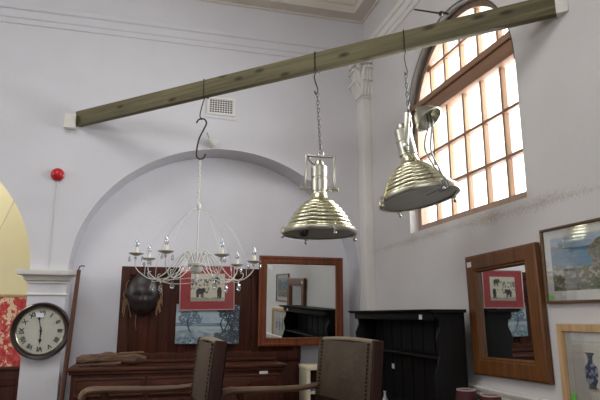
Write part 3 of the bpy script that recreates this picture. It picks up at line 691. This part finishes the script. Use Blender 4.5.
# carved mask hanging on the panel
mx_, mz_ = -.055, 1.385
r = thing('carved_mask', 'dark carved face mask with raffia hair hung on the sideboard panel', 'mask', (mx_, BY - .02, mz_))
mb = bmesh.new(); bmesh.ops.create_uvsphere(mb, u_segments=40, v_segments=28, radius=1)
for v_ in mb.verts:
    x, y, z = v_.co
    f = 1.0; yy = y
    if y < 0:
        nose = math.exp(-(x / .14) ** 2) * (.22 * math.exp(-((z + .17) / .2) ** 2) + .30 * math.exp(-((z + .34) / .11) ** 2))
        eyes = -.16 * sum(math.exp(-((x - s * .36) / .17) ** 2 - ((z + .09) / .09) ** 2) for s in (-1, 1)) + .10 * sum(math.exp(-((x - s * .36) / .10) ** 2 - ((z + .10) / .045) ** 2) for s in (-1, 1))
        brow = .13 * math.exp(-((z - .10) / .08) ** 2) * math.exp(-(x / .6) ** 4)
        lips = .20 * math.exp(-(x / .26) ** 2) * (math.exp(-((z + .58) / .055) ** 2) + math.exp(-((z + .70) / .055) ** 2))
        cheek = .08 * sum(math.exp(-((x - s * .5) / .2) ** 2 - ((z + .25) / .2) ** 2) for s in (-1, 1))
        yy = y - (nose + eyes + brow + lips + cheek)
    w_ = 1 - .22 * max(0, -z) ** 1.5
    v_.co = V((mx_ + x * .142 * w_, BY - .055 + (yy * .085 if y < 0 else yy * .03), mz_ + z * .195))
m = MB(); m.b = mb
for s in (-1, 1): m.ball((mx_ + s * .14, BY - .05, mz_), (.015, .025, .04), None, 7)
m.build('face', M_mask, r, ang=80)
m = MB()
for s, n_ in ((1, 16), (-1, 9)):
    for i in range(n_):
        a = random.uniform(.0, .35); z0 = mz_ + random.uniform(-.02, .13); x0 = mx_ + s * (.125 + random.uniform(-.01, .012))
        m.tube(sm([(x0, BY - .045 + random.uniform(-.02, .01), z0), (x0 + s * random.uniform(.01, .035), BY - .05, z0 - random.uniform(.04, .08)), (x0 + s * random.uniform(-.02, .05), BY - .045, z0 - random.uniform(.12, .2))], 4), .004, 5)
m.tube(sm([(mx_ - .05, BY - .06, mz_ - .17), (mx_ - .055, BY - .05, mz_ - .25), (mx_ - .045, BY - .03, mz_ - .31)], 4), .003, 5)
o = m.build('raffia_hair', M_straw, r); o['kind'] = 'stuff'

# red matted elephant print
ex0, ex1, ez0, ez1 = .268, .775, 1.238, 1.648; ey = BY - .05
r = thing('framed_print', 'red mounted print of black elephants hanging above the blue painting', 'picture', ((ex0 + ex1) / 2, ey, ez0))
ew, eh = ex1 - ex0, ez1 - ez0; th_ = radians(1.0); U_ = V((cos(th_), 0, sin(th_))); V_ = V((-sin(th_), 0, cos(th_))); N_ = V((0, -1, 0)); Oe = V((ex0, ey, ez0))
MB().sweep_rect(Oe, U_, V_, N_, ew, eh, [(0, 0), (0, .012), (.006, .014), (.009, .011), (.009, 0)]).build('frame', M_thinframe, r)
m = MB(); m.prism([(.006, .006), (ew - .006, .006), (ew - .006, eh - .006), (.006, eh - .006)], Oe, U_, V_, N_ * .006); m.build('mount', M_redmat, r, smooth=False)
def elephant(x, y, cx_, cy_, s, flip=1):
    X = (x - cx_) / s * flip; Y = (y - cy_) / s
    if ell(X, Y, 0, 0, .62, .36) or ell(X, Y, .55, .12, .27, .29): return True
    for lx in (-.46, -.26, .2, .42):
        if abs(X - lx) < .085 and -.75 < Y < -.1: return True
    if inpoly(X, Y, [(.68, .2), (.95, -.1), (1.12, .02), (1.22, .3), (1.3, .28), (1.2, -.1), (1.02, -.28), (.8, -.15), (.6, 0)]): return True
    return inpoly(X, Y, [(-.58, .1), (-.7, -.35), (-.66, -.36), (-.52, 0)])
def eleph(u, v):
    x, y = u * 1.55, v; c = (222, 216, 196); k = (40, 38, 42)
    if v < .13 + .02 * sin(u * 20): c = mixc((150, 146, 130), (200, 194, 176), vn(u * 30, v * 40))
    if v > .55 and u < .52 and vn(u * 40, v * 16, 4) > .52 and v < .8: c = (110, 108, 98)
    if .42 < v < .5 and u < .9 and vn(u * 40, v * 30, 9) > .62: c = (130, 126, 112)
    if elephant(x, y, .42, .36, .30): return mixc(k, (70, 66, 66), vn(u * 25, v * 25, 2) * .8)
    if elephant(x, y, 1.16, .80, .27, -1): return mixc(k, (84, 80, 78), vn(u * 25, v * 25, 6))
    if ell(x, y, 1.30, .34, .11, .17) or (abs(abs(x - 1.30) - .065) < .035 and .1 < y < .3) or (abs(x - 1.3) < .02 and .1 < y < .3): return k
    return c
canvas('print', Oe + U_ * (ew * .20) + V_ * (eh * .20), U_, V_, N_, ew * .62, eh * .62, eleph, 110, 80, M_paint, r, .008)
m = MB(); m.prism([(.008, .008), (ew - .008, .008), (ew - .008, eh - .008), (.008, eh - .008)], Oe + N_ * .0095, U_, V_, N_ * .001); m.build('glass', M_pglass, r, smooth=False)

# blue landscape painting (unframed canvas)
bx0, bx1, bz0, bz1 = .245, .825, .945, 1.30
r = thing('landscape_painting', 'unframed blue landscape canvas with trees under the elephant print', 'painting', ((bx0 + bx1) / 2, BY - .045, bz0))
def blue(u, v):
    hf = fbm(u * 34, v * 30, 51); t = fbm(u * 11, v * 11, 11); t2 = fbm(u * 9, v * 9, 21)
    c = mixc((184, 192, 194), (138, 160, 174), fbm(u * 5, v * 7, 1))
    if v < .50: c = mixc((128, 144, 154), (188, 196, 194), fbm(u * 7, v * 26, 3))
    if .44 < v < .53: c = mixc((86, 106, 124), (132, 150, 162), vn(u * 24, v * 16))
    if v < .30 + .06 * sin(u * 7): c = mixc((82, 104, 120), (178, 188, 188), fbm(u * 16, v * 13, 7))
    if v < .16 and hf > .5: c = mixc((58, 78, 92), (120, 138, 144), vn(u * 40, v * 40, 5))
    d = ((u - .22) / .19) ** 2 + ((v - .64) / .2) ** 2
    if d < .35 + t * 1.1 and hf > .38: c = mixc((48, 66, 84), (116, 136, 148), hf)
    if abs(u - .21 - .03 * sin(v * 9)) < .012 and .28 < v < .6: c = (52, 58, 66)
    d2 = max(0, u - .52) * 1.5 + max(0, v - .45) * .7
    if d2 > .28 + .34 * t2 and hf > .36: c = mixc((36, 46, 58), (96, 112, 120), (hf - .3) * 1.4)
    for a, bb in ((.72, .22), (.79, .06), (.85, -.10), (.90, .04)):
        if abs(u - a - bb * (v - .4) ** 2 - .02 * sin(v * 14 + a * 40)) < .011 and .26 < v < .85: c = (44, 46, 52)
    if v < .36 and u > .60 and t2 + .3 * hf > .58: c = mixc(c, (50, 62, 68), .75)
    return mixc(c, (200, 202, 198), .25 * max(0, hf - .5))
canvas('canvas', (bx0, BY - .022, bz0), V((1, 0, -.012)), (0, 0, 1), (0, -1, 0), bx1 - bx0, bz1 - bz0, blue, 130, 80, M_paint, r, .02)
L(r)

# pine mirror on the back wall
def mirror(name, label, o, u, v, n, w_, h, fwid, mat, prof, group=None, tagpos=None):
    o, u, v, n = V(o), V(u).normalized(), V(v).normalized(), V(n).normalized()
    r = thing(name, label, 'mirror', o + u * w_ / 2)
    MB().sweep_rect(o, u, v, n, w_, h, prof).build('frame', mat, r, ang=25)
    m = MB(); m.prism([(fwid - .006, fwid - .006), (w_ - fwid + .006, fwid - .006), (w_ - fwid + .006, h - fwid + .006), (fwid - .006, h - fwid + .006)], o + n * .004, u, v, n * .004); m.build('mirror_glass', M_mirror, r, smooth=False)
    m = MB(); m.prism([(.004, .004), (w_ - .004, .004), (w_ - .004, h - .004), (.004, h - .004)], o, u, v, n * .003); m.build('backing', M_mahog, r, smooth=False)
    if tagpos:
        a, bb, e = tagpos; m = MB(); m.prism([(a, bb), (a + .05, bb), (a + .05, bb + .035), (a, bb + .035)], o + n * e, u, v, n * .001); m.build('price_tag', M_tag, r, smooth=False)
    return r
MY = BY - .05
mo = onY(257.5, 346.5, MY); mt = onY(342.5, 258, MY)
mw, mh = mt.x - mo.x, mt.z - mo.z
mirror('pine_mirror', 'red pine framed square mirror hung beside the panelled sideboard back', (mo.x, MY, mo.z), (1, .036, 0), (0, -.024, 1), (.036, -1, -.024), mw, mh, .078, M_pine,
       [(0, 0), (0, .018), (.008, .024), (.022, .026), (.03, .02), (.06, .018), (.068, .022), (.074, .018), (.078, .009), (.078, 0)], None, (.085, mh - .125, .0085))
# oak mirror on the right wall
tl = radians(.5); tw = radians(.5)
nv = V((-1, -tw, -tl)).normalized(); uv = V((0, -1, 0)); uv = (uv - nv * uv.dot(nv)).normalized(); vv = nv.cross(uv) * 1
if vv.z < 0: vv = -vv
_a = radians(1.3); uv, vv = uv * cos(_a) + vv * sin(_a), vv * cos(_a) - uv * sin(_a)
mirror('oak_mirror', 'brown oak framed wall mirror on the right wall under the window', (XR - .010, 3.378, .817), uv, vv, nv, .725, .775, .115, M_oak,
       [(0, 0), (0, .03), (.012, .036), (.09, .036), (.098, .028), (.106, .03), (.115, .012), (.115, 0)], None, (.03, .70, .0365))

# pictures on the right wall
def rframe(o, w_, h, mat, prof, label, name):
    r = thing(name, label, 'picture', V(o) + V((0, -w_ / 2, 0)))
    MB().sweep_rect(o, (0, -1, 0), (0, 0, 1), (-1, 0, 0), w_, h, prof).build('frame', mat, r, ang=25); return r
RX = XR - .004
U2, V2, N2 = V((0, -1, 0)), V((0, 0, 1)), V((-1, 0, 0))
o = V((RX, 2.645, 1.262)); w_, h = .60, .41
r = rframe(o, w_, h, M_thinwood, [(0, 0), (0, .02), (.010, .022), (.014, .016), (.014, 0)], 'slim framed seascape print of rocky coast, upper picture at right edge', 'framed_seascape')
m = MB(); m.prism([(.01, .01), (w_ - .01, .01), (w_ - .01, h - .01), (.01, h - .01)], o, U2, V2, N2 * .006); m.build('mount', M_mount, r, smooth=False)
def sea(u, v):
    t = fbm(u * 12, v * 12, 2); f = fbm(u * 34, v * 30, 61)
    c = mixc((150, 176, 198), (196, 206, 212), fbm(u * 4, v * 9, 5))
    hz = .80 - .05 * u
    if v < hz: c = mixc((62, 116, 148), (104, 154, 172), fbm(u * 6, v * 24, 4))
    if u < .22 and hz - .03 < v < hz + .06 - .28 * u: c = mixc((104, 100, 108), (140, 128, 118), f)
    edge = .60 + .10 * sin(v * 15 + 1) * (v - .3) + .10 * (fbm(3, v * 11, 9) - .5)
    if u > edge and v < .98 - .35 * (1 - u): c = mixc((92, 80, 72), (186, 170, 148), f) if t + .3 * (f - .5) > .46 else mixc((60, 78, 52), (120, 128, 84), f)
    sh = .46 - .10 * u + .12 * (t - .5) + .03 * sin(u * 17)
    if v < sh:
        c = mixc((70, 92, 52), (150, 150, 100), f)
        if vn(u * 26, v * 24, 12) > .66: c = mixc((176, 140, 150), (206, 190, 170), f)
    if v < .22 and f > .5: c = mixc((58, 74, 44), (112, 104, 76), vn(u * 40, v * 40, 3))
    return c
canvas('print', o + U2 * .065 + V2 * .065, U2, V2, N2, w_ - .13, h - .125, sea, 100, 76, M_paint, r, .0075)
m = MB(); m.prism([(.012, .012), (w_ - .012, .012), (w_ - .012, h - .012), (.012, h - .012)], o + N2 * .011, U2, V2, N2 * .001); m.build('glass', M_pglass, r, smooth=False)
m = MB(); m.prism([(.025, .022), (.05, .022), (.05, .044), (.025, .044)], o + N2 * .0125, U2, V2, N2 * .0006); m.build('price_sticker', M_green, r, smooth=False)
o = V((RX, 2.575, .61)); w_, h = .72, .545
r = rframe(o, w_, h, M_lightwood, [(0, 0), (0, .022), (.004, .026), (.038, .024), (.042, .014), (.042, 0)], 'pale wood framed print of blue vases, lower picture at right edge', 'framed_vase_print')
m = MB(); m.prism([(.03, .03), (w_ - .03, .03), (w_ - .03, h - .03), (.03, h - .03)], o, U2, V2, N2 * .006); m.build('mount', M_mount, r, smooth=False)
def vase(x, y, cx_, cy_, s):
    Y = (y - cy_) / s; 
    if not -.5 < Y < .5: return False
    pr = [(-.5, .15), (-.42, .13), (-.25, .21), (0, .25), (.12, .22), (.22, .10), (.34, .075), (.44, .12), (.5, .17)]
    for (a, ra), (b_, rb) in zip(pr, pr[1:]):
        if a <= Y <= b_: rr = ra + (rb - ra) * (Y - a) / (b_ - a); return abs(x - cx_) / s < rr
def vases(u, v):
    x, y = u * 1.4, v; c = (226, 222, 210)
    for k, (vx, vy, s) in enumerate(((.30, .62, .46), (.66, .60, .50), (1.04, .62, .44))):
        if vase(x, y, vx, vy, s):
            e = vn(x * 26, y * 26, 30 + k); return mixc((66, 82, 112), (166, 176, 184), sst(.42, .75, e)) if abs(y - vy + .02) < .16 * s * 2 else mixc((72, 78, 92), (120, 130, 140), e)
        if ell(x, y, vx + .02, vy - .5 * s, .2 * s, .03): c = (196, 178, 150)
    if min(u, 1 - u, v, 1 - v) < .012: c = (200, 194, 182)
    return c
canvas('print', o + U2 * .085 + V2 * .085, U2, V2, N2, w_ - .17, h - .17, vases, 120, 90, M_paint, r, .0075)
m = MB(); m.prism([(.04, .04), (w_ - .04, .04), (w_ - .04, h - .04), (.04, h - .04)], o + N2 * .011, U2, V2, N2 * .001); m.build('glass', M_pglass, r, smooth=False)
m = MB(); m.prism([(.055, .165), (.085, .165), (.085, .195), (.055, .195)], o + N2 * .0125, U2, V2, N2 * .0006); m.build('price_sticker', M_green, r, smooth=False)

# ------------------------------------------------------------------ black dresser
DX0, DX1, DY0, DY1, DZ = 1.82, 2.05, 3.36, 4.87, 1.205
dr = thing('dresser', 'black wooden dresser with open plate rack against the right wall', 'dresser', ((DX0 + DX1) / 2, (DY0 + DY1) / 2, 0))
MB().box((1.62, DY0, .08), (2.05, DY1, .50)).build('base_cabinet', M_black, dr, bev=.004)
MB().box((1.60, DY0 - .02, .50), (2.06, DY1 + .01, .53)).build('base_top', M_black, dr, bev=.006)
MB().box((1.64, DY0 + .02, 0), (2.04, DY1 - .02, .08)).build('plinth', M_black, dr)
for i in range(3):
    a = DY0 + .04 + i * .48
    do = MB().box((1.605, a, .12), (1.62, a + .46, .47)).sweep_rect((1.605, a, .12), (0, 1, 0), (0, 0, 1), (-1, 0, 0), .46, .35, [(0, 0), (0, .008), (.05, .008), (.06, 0)]).build('door', M_black, dr, bev=.002)
    MB().ball((1.595, a + .42, .3), .014, None, 7).build('knob', M_black, do)
shape = [(0, .53), (.215, .53), (.215, 1.185), (.03, 1.185), (.03, 1.15), (-.0, 1.12), (.012, 1.06), (.05, 1.03), (.05, .98), (.035, .93), (.012, .86), (.0, .80), (.0, .53)]
shape = [(.215, .53), (.215, 1.215), (.015, 1.215), (.015, 1.185), (.045, 1.16), (.05, 1.12), (.028, 1.07), (.018, 1.04), (.03, .99), (.04, .94), (.02, .88), (.0, .82), (.0, .53)]
for y in (DY0, DY1 - .025):
    m = MB(); m.prism(shape, (DX0, y, 0), (1, 0, 0), (0, 0, 1), (0, .025, 0)); m.build('side_panel', M_black, dr, bev=.003)
m = MB().box((DX1 - .02, DY0, .53), (DX1, DY1, 1.22))
for i in range(1, 8): y = DY0 + (DY1 - DY0) * i / 8; m.box((DX1 - .026, y - .006, .53), (DX1 - .018, y + .006, 1.215))
m.build('back_board', M_black, dr, smooth=False)
MB().box((DX0 + .01, DY0 + .02, 1.165), (DX0 + .03, DY1 - .02, 1.22)).build('frieze', M_black, dr, bev=.003)
MB().extrude([(0, 1.215), (.245, 1.215), (.265, 1.227), (.27, 1.237), (0, 1.237)], (DX1, DY0 - .03, 0), (DX1, DY1 + .03, 0), (-1, 0, 0)).build('cornice', M_black, dr)
p = onX(410, 353, DX0 + .05); zs = p.z
MB().box((DX0 + .045, DY0 + .02, zs - .018), (DX1 - .02, DY1 - .02, zs)).build('shelf', M_black, dr, bev=.003)
p = onX(420.5, 316.5, DX0 + .008); MB().box((DX0 + .006, p.y - .022, p.z - .02), (DX0 + .0105, p.y + .022, p.z + .012)).build('price_tag', M_tag, dr, smooth=False)
p = onX(393, 366, DX1 - .03); MB().box((DX1 - .029, p.y - .025, p.z - .02), (DX1 - .027, p.y + .025, p.z + .02)).build('price_tag', M_tag, dr, smooth=False)
p = onX(385, 394, DX0 - .1)
r = thing('glass_bottle', 'small pale glass bottle standing on the black dresser base', 'bottle', (DX0 - .1, p.y, .531))
MB().lathe([(.022, 0), (.024, .01), (.024, .055), (.01, .08), (.009, .11), (.012, .112), (.012, .12), (.004, .121)], None, 16).build('glass', M_bottle, r, world=False)

# cream open shelf unit between sideboard and dresser
q0 = onY(307, 366.5, YB - .33); 
r = thing('shelf_unit', 'low cream painted open shelf unit in the gap right of the sideboard', 'shelf', (q0.x + .2, YB - .18, 0))
x0, x1, y0, y1, zt = q0.x, q0.x + .36, YB - .33, YB - .04, q0.z
MB().box((x0, y0, zt - .035), (x1, y1, zt)).build('top', M_creamshelf, r, bev=.004)
for x in (x0 + .004, x1 - .034): MB().box((x, y0 + .004, 0), (x + .03, y1, zt - .035)).build('side_panel', M_creamshelf, r, bev=.003)
MB().box((x0 + .03, y1 - .012, 0), (x1 - .03, y1, zt - .035)).build('back_board', M_mahog, r)
for z in (.06, .53): MB().box((x0 + .034, y0 + .01, z - .02), (x1 - .034, y1 - .012, z)).build('shelf', M_creamshelf, r)
tg = MB().box((x0 + .06, y0 + .05, .531), (x0 + .13, y0 + .11, .60)).build('small_box', M_bluebox, None, bev=.003)
L(tg, label='small blue and white box inside the cream shelf unit', category='box')

# ------------------------------------------------------------------ leather armchairs
def chair(label, loc, th, wd):
    root = thing('armchair', label, 'armchair', (loc[0], loc[1], 0), th, 'studded leather armchairs')
    h = wd / 2
    def leg(pts, r0, mat=M_chairdark): 
        return MB().tube(sm(pts), r0, 8, False)
    def sec(z): return -.0 - (1.08 - z) * .10           # lean of the back (local y; forward is -y)
    # back pad: front and rear leather faces with a curved top
    m = MB(); nx, nz = 12, 10; z0, z1 = .79, 1.07
    for fy, flip in ((-.031, 0), (.031, 1)):
        g = [[m.b.verts.new((-h - .008 + (wd + .012) * i / nx, sec(z0 + (z1 - z0) * j / nz) + fy * (1 + .25 * sin(pi * i / nx) * sin(pi * j / nz)), z0 + (z1 - z0) * j / nz)) for i in range(nx + 1)] for j in range(nz + 1)]
        for j in range(nz):
            for i in range(nx): m.b.faces.new((g[j][i], g[j][i + 1], g[j + 1][i + 1], g[j + 1][i]))
    m.build('back_pad', M_leather, root, world=False)
    m = MB(); m.tube([(-h + (wd) * i / 10, sec(1.075), 1.072 + .008 * sin(pi * i / 10)) for i in range(11)], [.026] * 11, 10, False, .45); m.build('top_roll', M_leatherd, root, world=False)
    for s in (-1, 1):
        m = MB(); pl = [(sec(.45) - .027, .45), (sec(.45) + .02, .45), (sec(.75) + .027, .75), (sec(1.08) + .027, 1.08), (sec(1.08) - .027, 1.085), (sec(.75) - .027, .75)]
        m.prism(pl, (s * h - .012, 0, 0), (0, 1, 0), (0, 0, 1), (.024, 0, 0)); m.build('back_post', M_chairdark, root, bev=.004, world=False)
        MB().tube([(s * (h - .003), sec(.46), .47), (s * (h - .003), sec(.46) + .03, .2), (s * (h - .003), sec(.46) + .09, 0)], [.022, .02, .016], 8).build('leg', M_chairdark, root, world=False)
        MB().tube([(s * (h - .01), -.47, .62), (s * (h - .01), -.47, .47), (s * (h - .01), -.47, .25), (s * (h - .01), -.475, 0)], [.02, .024, .02, .015], 8).build('leg', M_chairdark, root, world=False)
        dz = -.012 - (.034 if s > 0 else 0)
        a = MB().tube(sm([(s * h, sec(.83) - .01, .848 + dz), (s * (h + .008), -.16, .836 + dz), (s * (h + .012), -.34, .838 + dz), (s * (h + .012), -.53, .842 + dz), (s * (h + .012), -.585, .828 + dz), (s * (h + .012), -.595, .80 + dz)]), [.019] * 6 + [.022] * 6 + [.024] * 6 + [.028] * 7 + [.026] * 5 + [.018], 12, False, .75).build('arm', M_chairwood, root, world=False)
        MB().tube(sm([(s * (h - .01), -.47, .60), (s * (h + .0), -.45, .68), (s * (h + .01), -.47, .75), (s * (h + .012), -.49, .83 + dz)]), .018, 8).build('arm_post', M_chairdark, root, world=False)
        for fy in (-.034, .034):
            m = MB()
            for i in range(15):
                z = .805 + .26 * i / 14; m.ball((s * (h - .03), sec(z) + fy, z), (.0085, .006, .0085), None, 5)
            o_ = m.build('studs', M_stud, root, world=False)
    MB().box((-h, sec(.75) - .02, .765), (h, sec(.75) + .02, .79)).build('back_rail', M_chairdark, root, bev=.004, world=False)
    MB().box((-h, -.48, .38), (h, sec(.43) + .01, .44)).build('seat_rail', M_chairdark, root, bev=.006, world=False)
    MB().box((-h + .01, -.475, .44), (h - .01, sec(.46) - .03, .49)).build('seat', M_leather, root, bev=.02, seg=3, world=False)
    MB().box((-h, -.25, .17), (h, -.225, .2)).build('stretcher', M_chairdark, root, bev=.004, world=False)
    return root
def chair_at(label, far, near, t):
    far, near = V((far.x, far.y, 0)), V((near.x, near.y, 0)); d_ = near - far; c_ = (far + near) / 2
    chair(label, (c_.x + t * .3, c_.y), math.atan2(d_.y, d_.x), d_.length)
def ax(px, py, D): return atD(px, py, _N * D)
chair_at('worn brown leather armchair in front of the sideboard, left of the two', ax(204, 337, 3.06), ax(221, 345, 2.62), 0)
chair_at('worn brown leather armchair in front of the black dresser, right of the two', ax(325, 334, 3.1), ax(378, 341, 2.66), 0)

# ------------------------------------------------------------------ two small red lampshades on a low table by the right wall
tb = thing('low_table', 'low dark wooden table under the small red lamps by the right wall', 'table', (1.68, 2.48, 0))
MB().box((1.42, 2.2, .50), (1.94, 2.76, .53)).build('tabletop', M_black, tb, bev=.006)
for x in (1.45, 1.90):
    for y in (2.23, 2.73): MB().tube([(x, y, .505), (x, y, 0)], [.022, .014], 8).build('leg', M_black, tb)
for q, pz, lab in (((466, 389), (1.561, 2.582), 'small lamp with dark red shade nearer the black dresser'), ((490.5, 394.5), (1.592, 2.42), 'small lamp with dark red shade below the oak mirror')):
    r = thing('table_lamp', lab, 'table lamp', (pz[0], pz[1], .53), 0, 'small red table lamps')
    ztop = atD(q[0], q[1], (pz[0], pz[1])).z - .53
    MB().lathe([(.045, 0), (.045, .01), (.018, .02), (.012, .06), (.022, .1), (.012, .14), (.008, ztop - .09)], None, 20).build('base', M_brass, r, world=False)
    MB().lathe([(.066, ztop - .13), (.046, ztop - .003), (.043, ztop - .003), (.063, ztop - .13)], None, 32, False).build('lamp_shade', M_lampshade, r, world=False)
    MB().lathe([(.0475, ztop - .006), (.0475, ztop), (.042, ztop), (.042, ztop - .006), (.0475, ztop - .006)], None, 32, False).build('rim', M_rim, r, world=False)
    MB().tube([(-.044, 0, ztop - .02), (.044, 0, ztop - .02)], .002, 5).tube([(0, 0, ztop - .1), (0, 0, ztop - .02)], .004, 6).build('carrier', M_darkmetal, r, world=False)

# ------------------------------------------------------------------ things seen through the left arch
c0 = onY(-40, 294, YB + .45); c1 = onY(26, 366, YB + .45)
r = thing('floral_canvas', 'red and cream floral fabric panel standing behind the white pier', 'fabric panel', ((c0.x + c1.x) / 2, YB + .47, c1.z))
def floral(u, v):
    t = fbm(u * 17, v * 14, 40); s = vn(u * 40, v * 34, 44)
    c = mixc((226, 190, 150), (236, 214, 178), s)
    if t > .42: c = mixc((196, 62, 60), (222, 112, 100), s)
    if t > .60: c = mixc((170, 48, 54), (206, 84, 80), s)
    if .39 < t < .42: c = (240, 220, 196)
    return c
canvas('printed_cloth', (c0.x, YB + .47, c1.z), (1, 0, 0), (0, 0, 1), (0, -1, 0), c1.x - c0.x, c0.z - c1.z - .02, floral, 90, 90, M_fabricpaint, r, .03)
MB().box((c0.x, YB + .43, c0.z - .025), (c1.x, YB + .475, c0.z)).build('top_rail', M_lightwood, r, bev=.004)
r = thing('wooden_chest', 'brown wooden chest below the floral panel behind the pier', 'chest', ((c0.x + c1.x) / 2, YB + .55, 0))
MB().box((c0.x - .1, YB + .40, 0), (c1.x + .02, YB + .85, c1.z - .03)).build('body', M_mahog, r, bev=.005)
MB().box((c0.x - .12, YB + .385, c1.z - .03), (c1.x + .03, YB + .86, c1.z)).build('lid', M_mahogH, r, bev=.005)
m = MB(); m.sweep_rect((c0.x, YB + .40, .1), (1, 0, 0), (0, 0, 1), (0, -1, 0), c1.x - c0.x, c1.z - .2, [(0, 0), (0, .01), (.06, .01), (.07, 0)]); m.build('panel_moulding', M_mahog, r)
r = MB().tube([onY(-8, 245, YB + 1.2), onY(22, 185, YB + 1.2)], .006, 6).build('roof_cord', M_cream); L(r, label='pale cord slanting across the yellow wall through the left arch', category='cord')
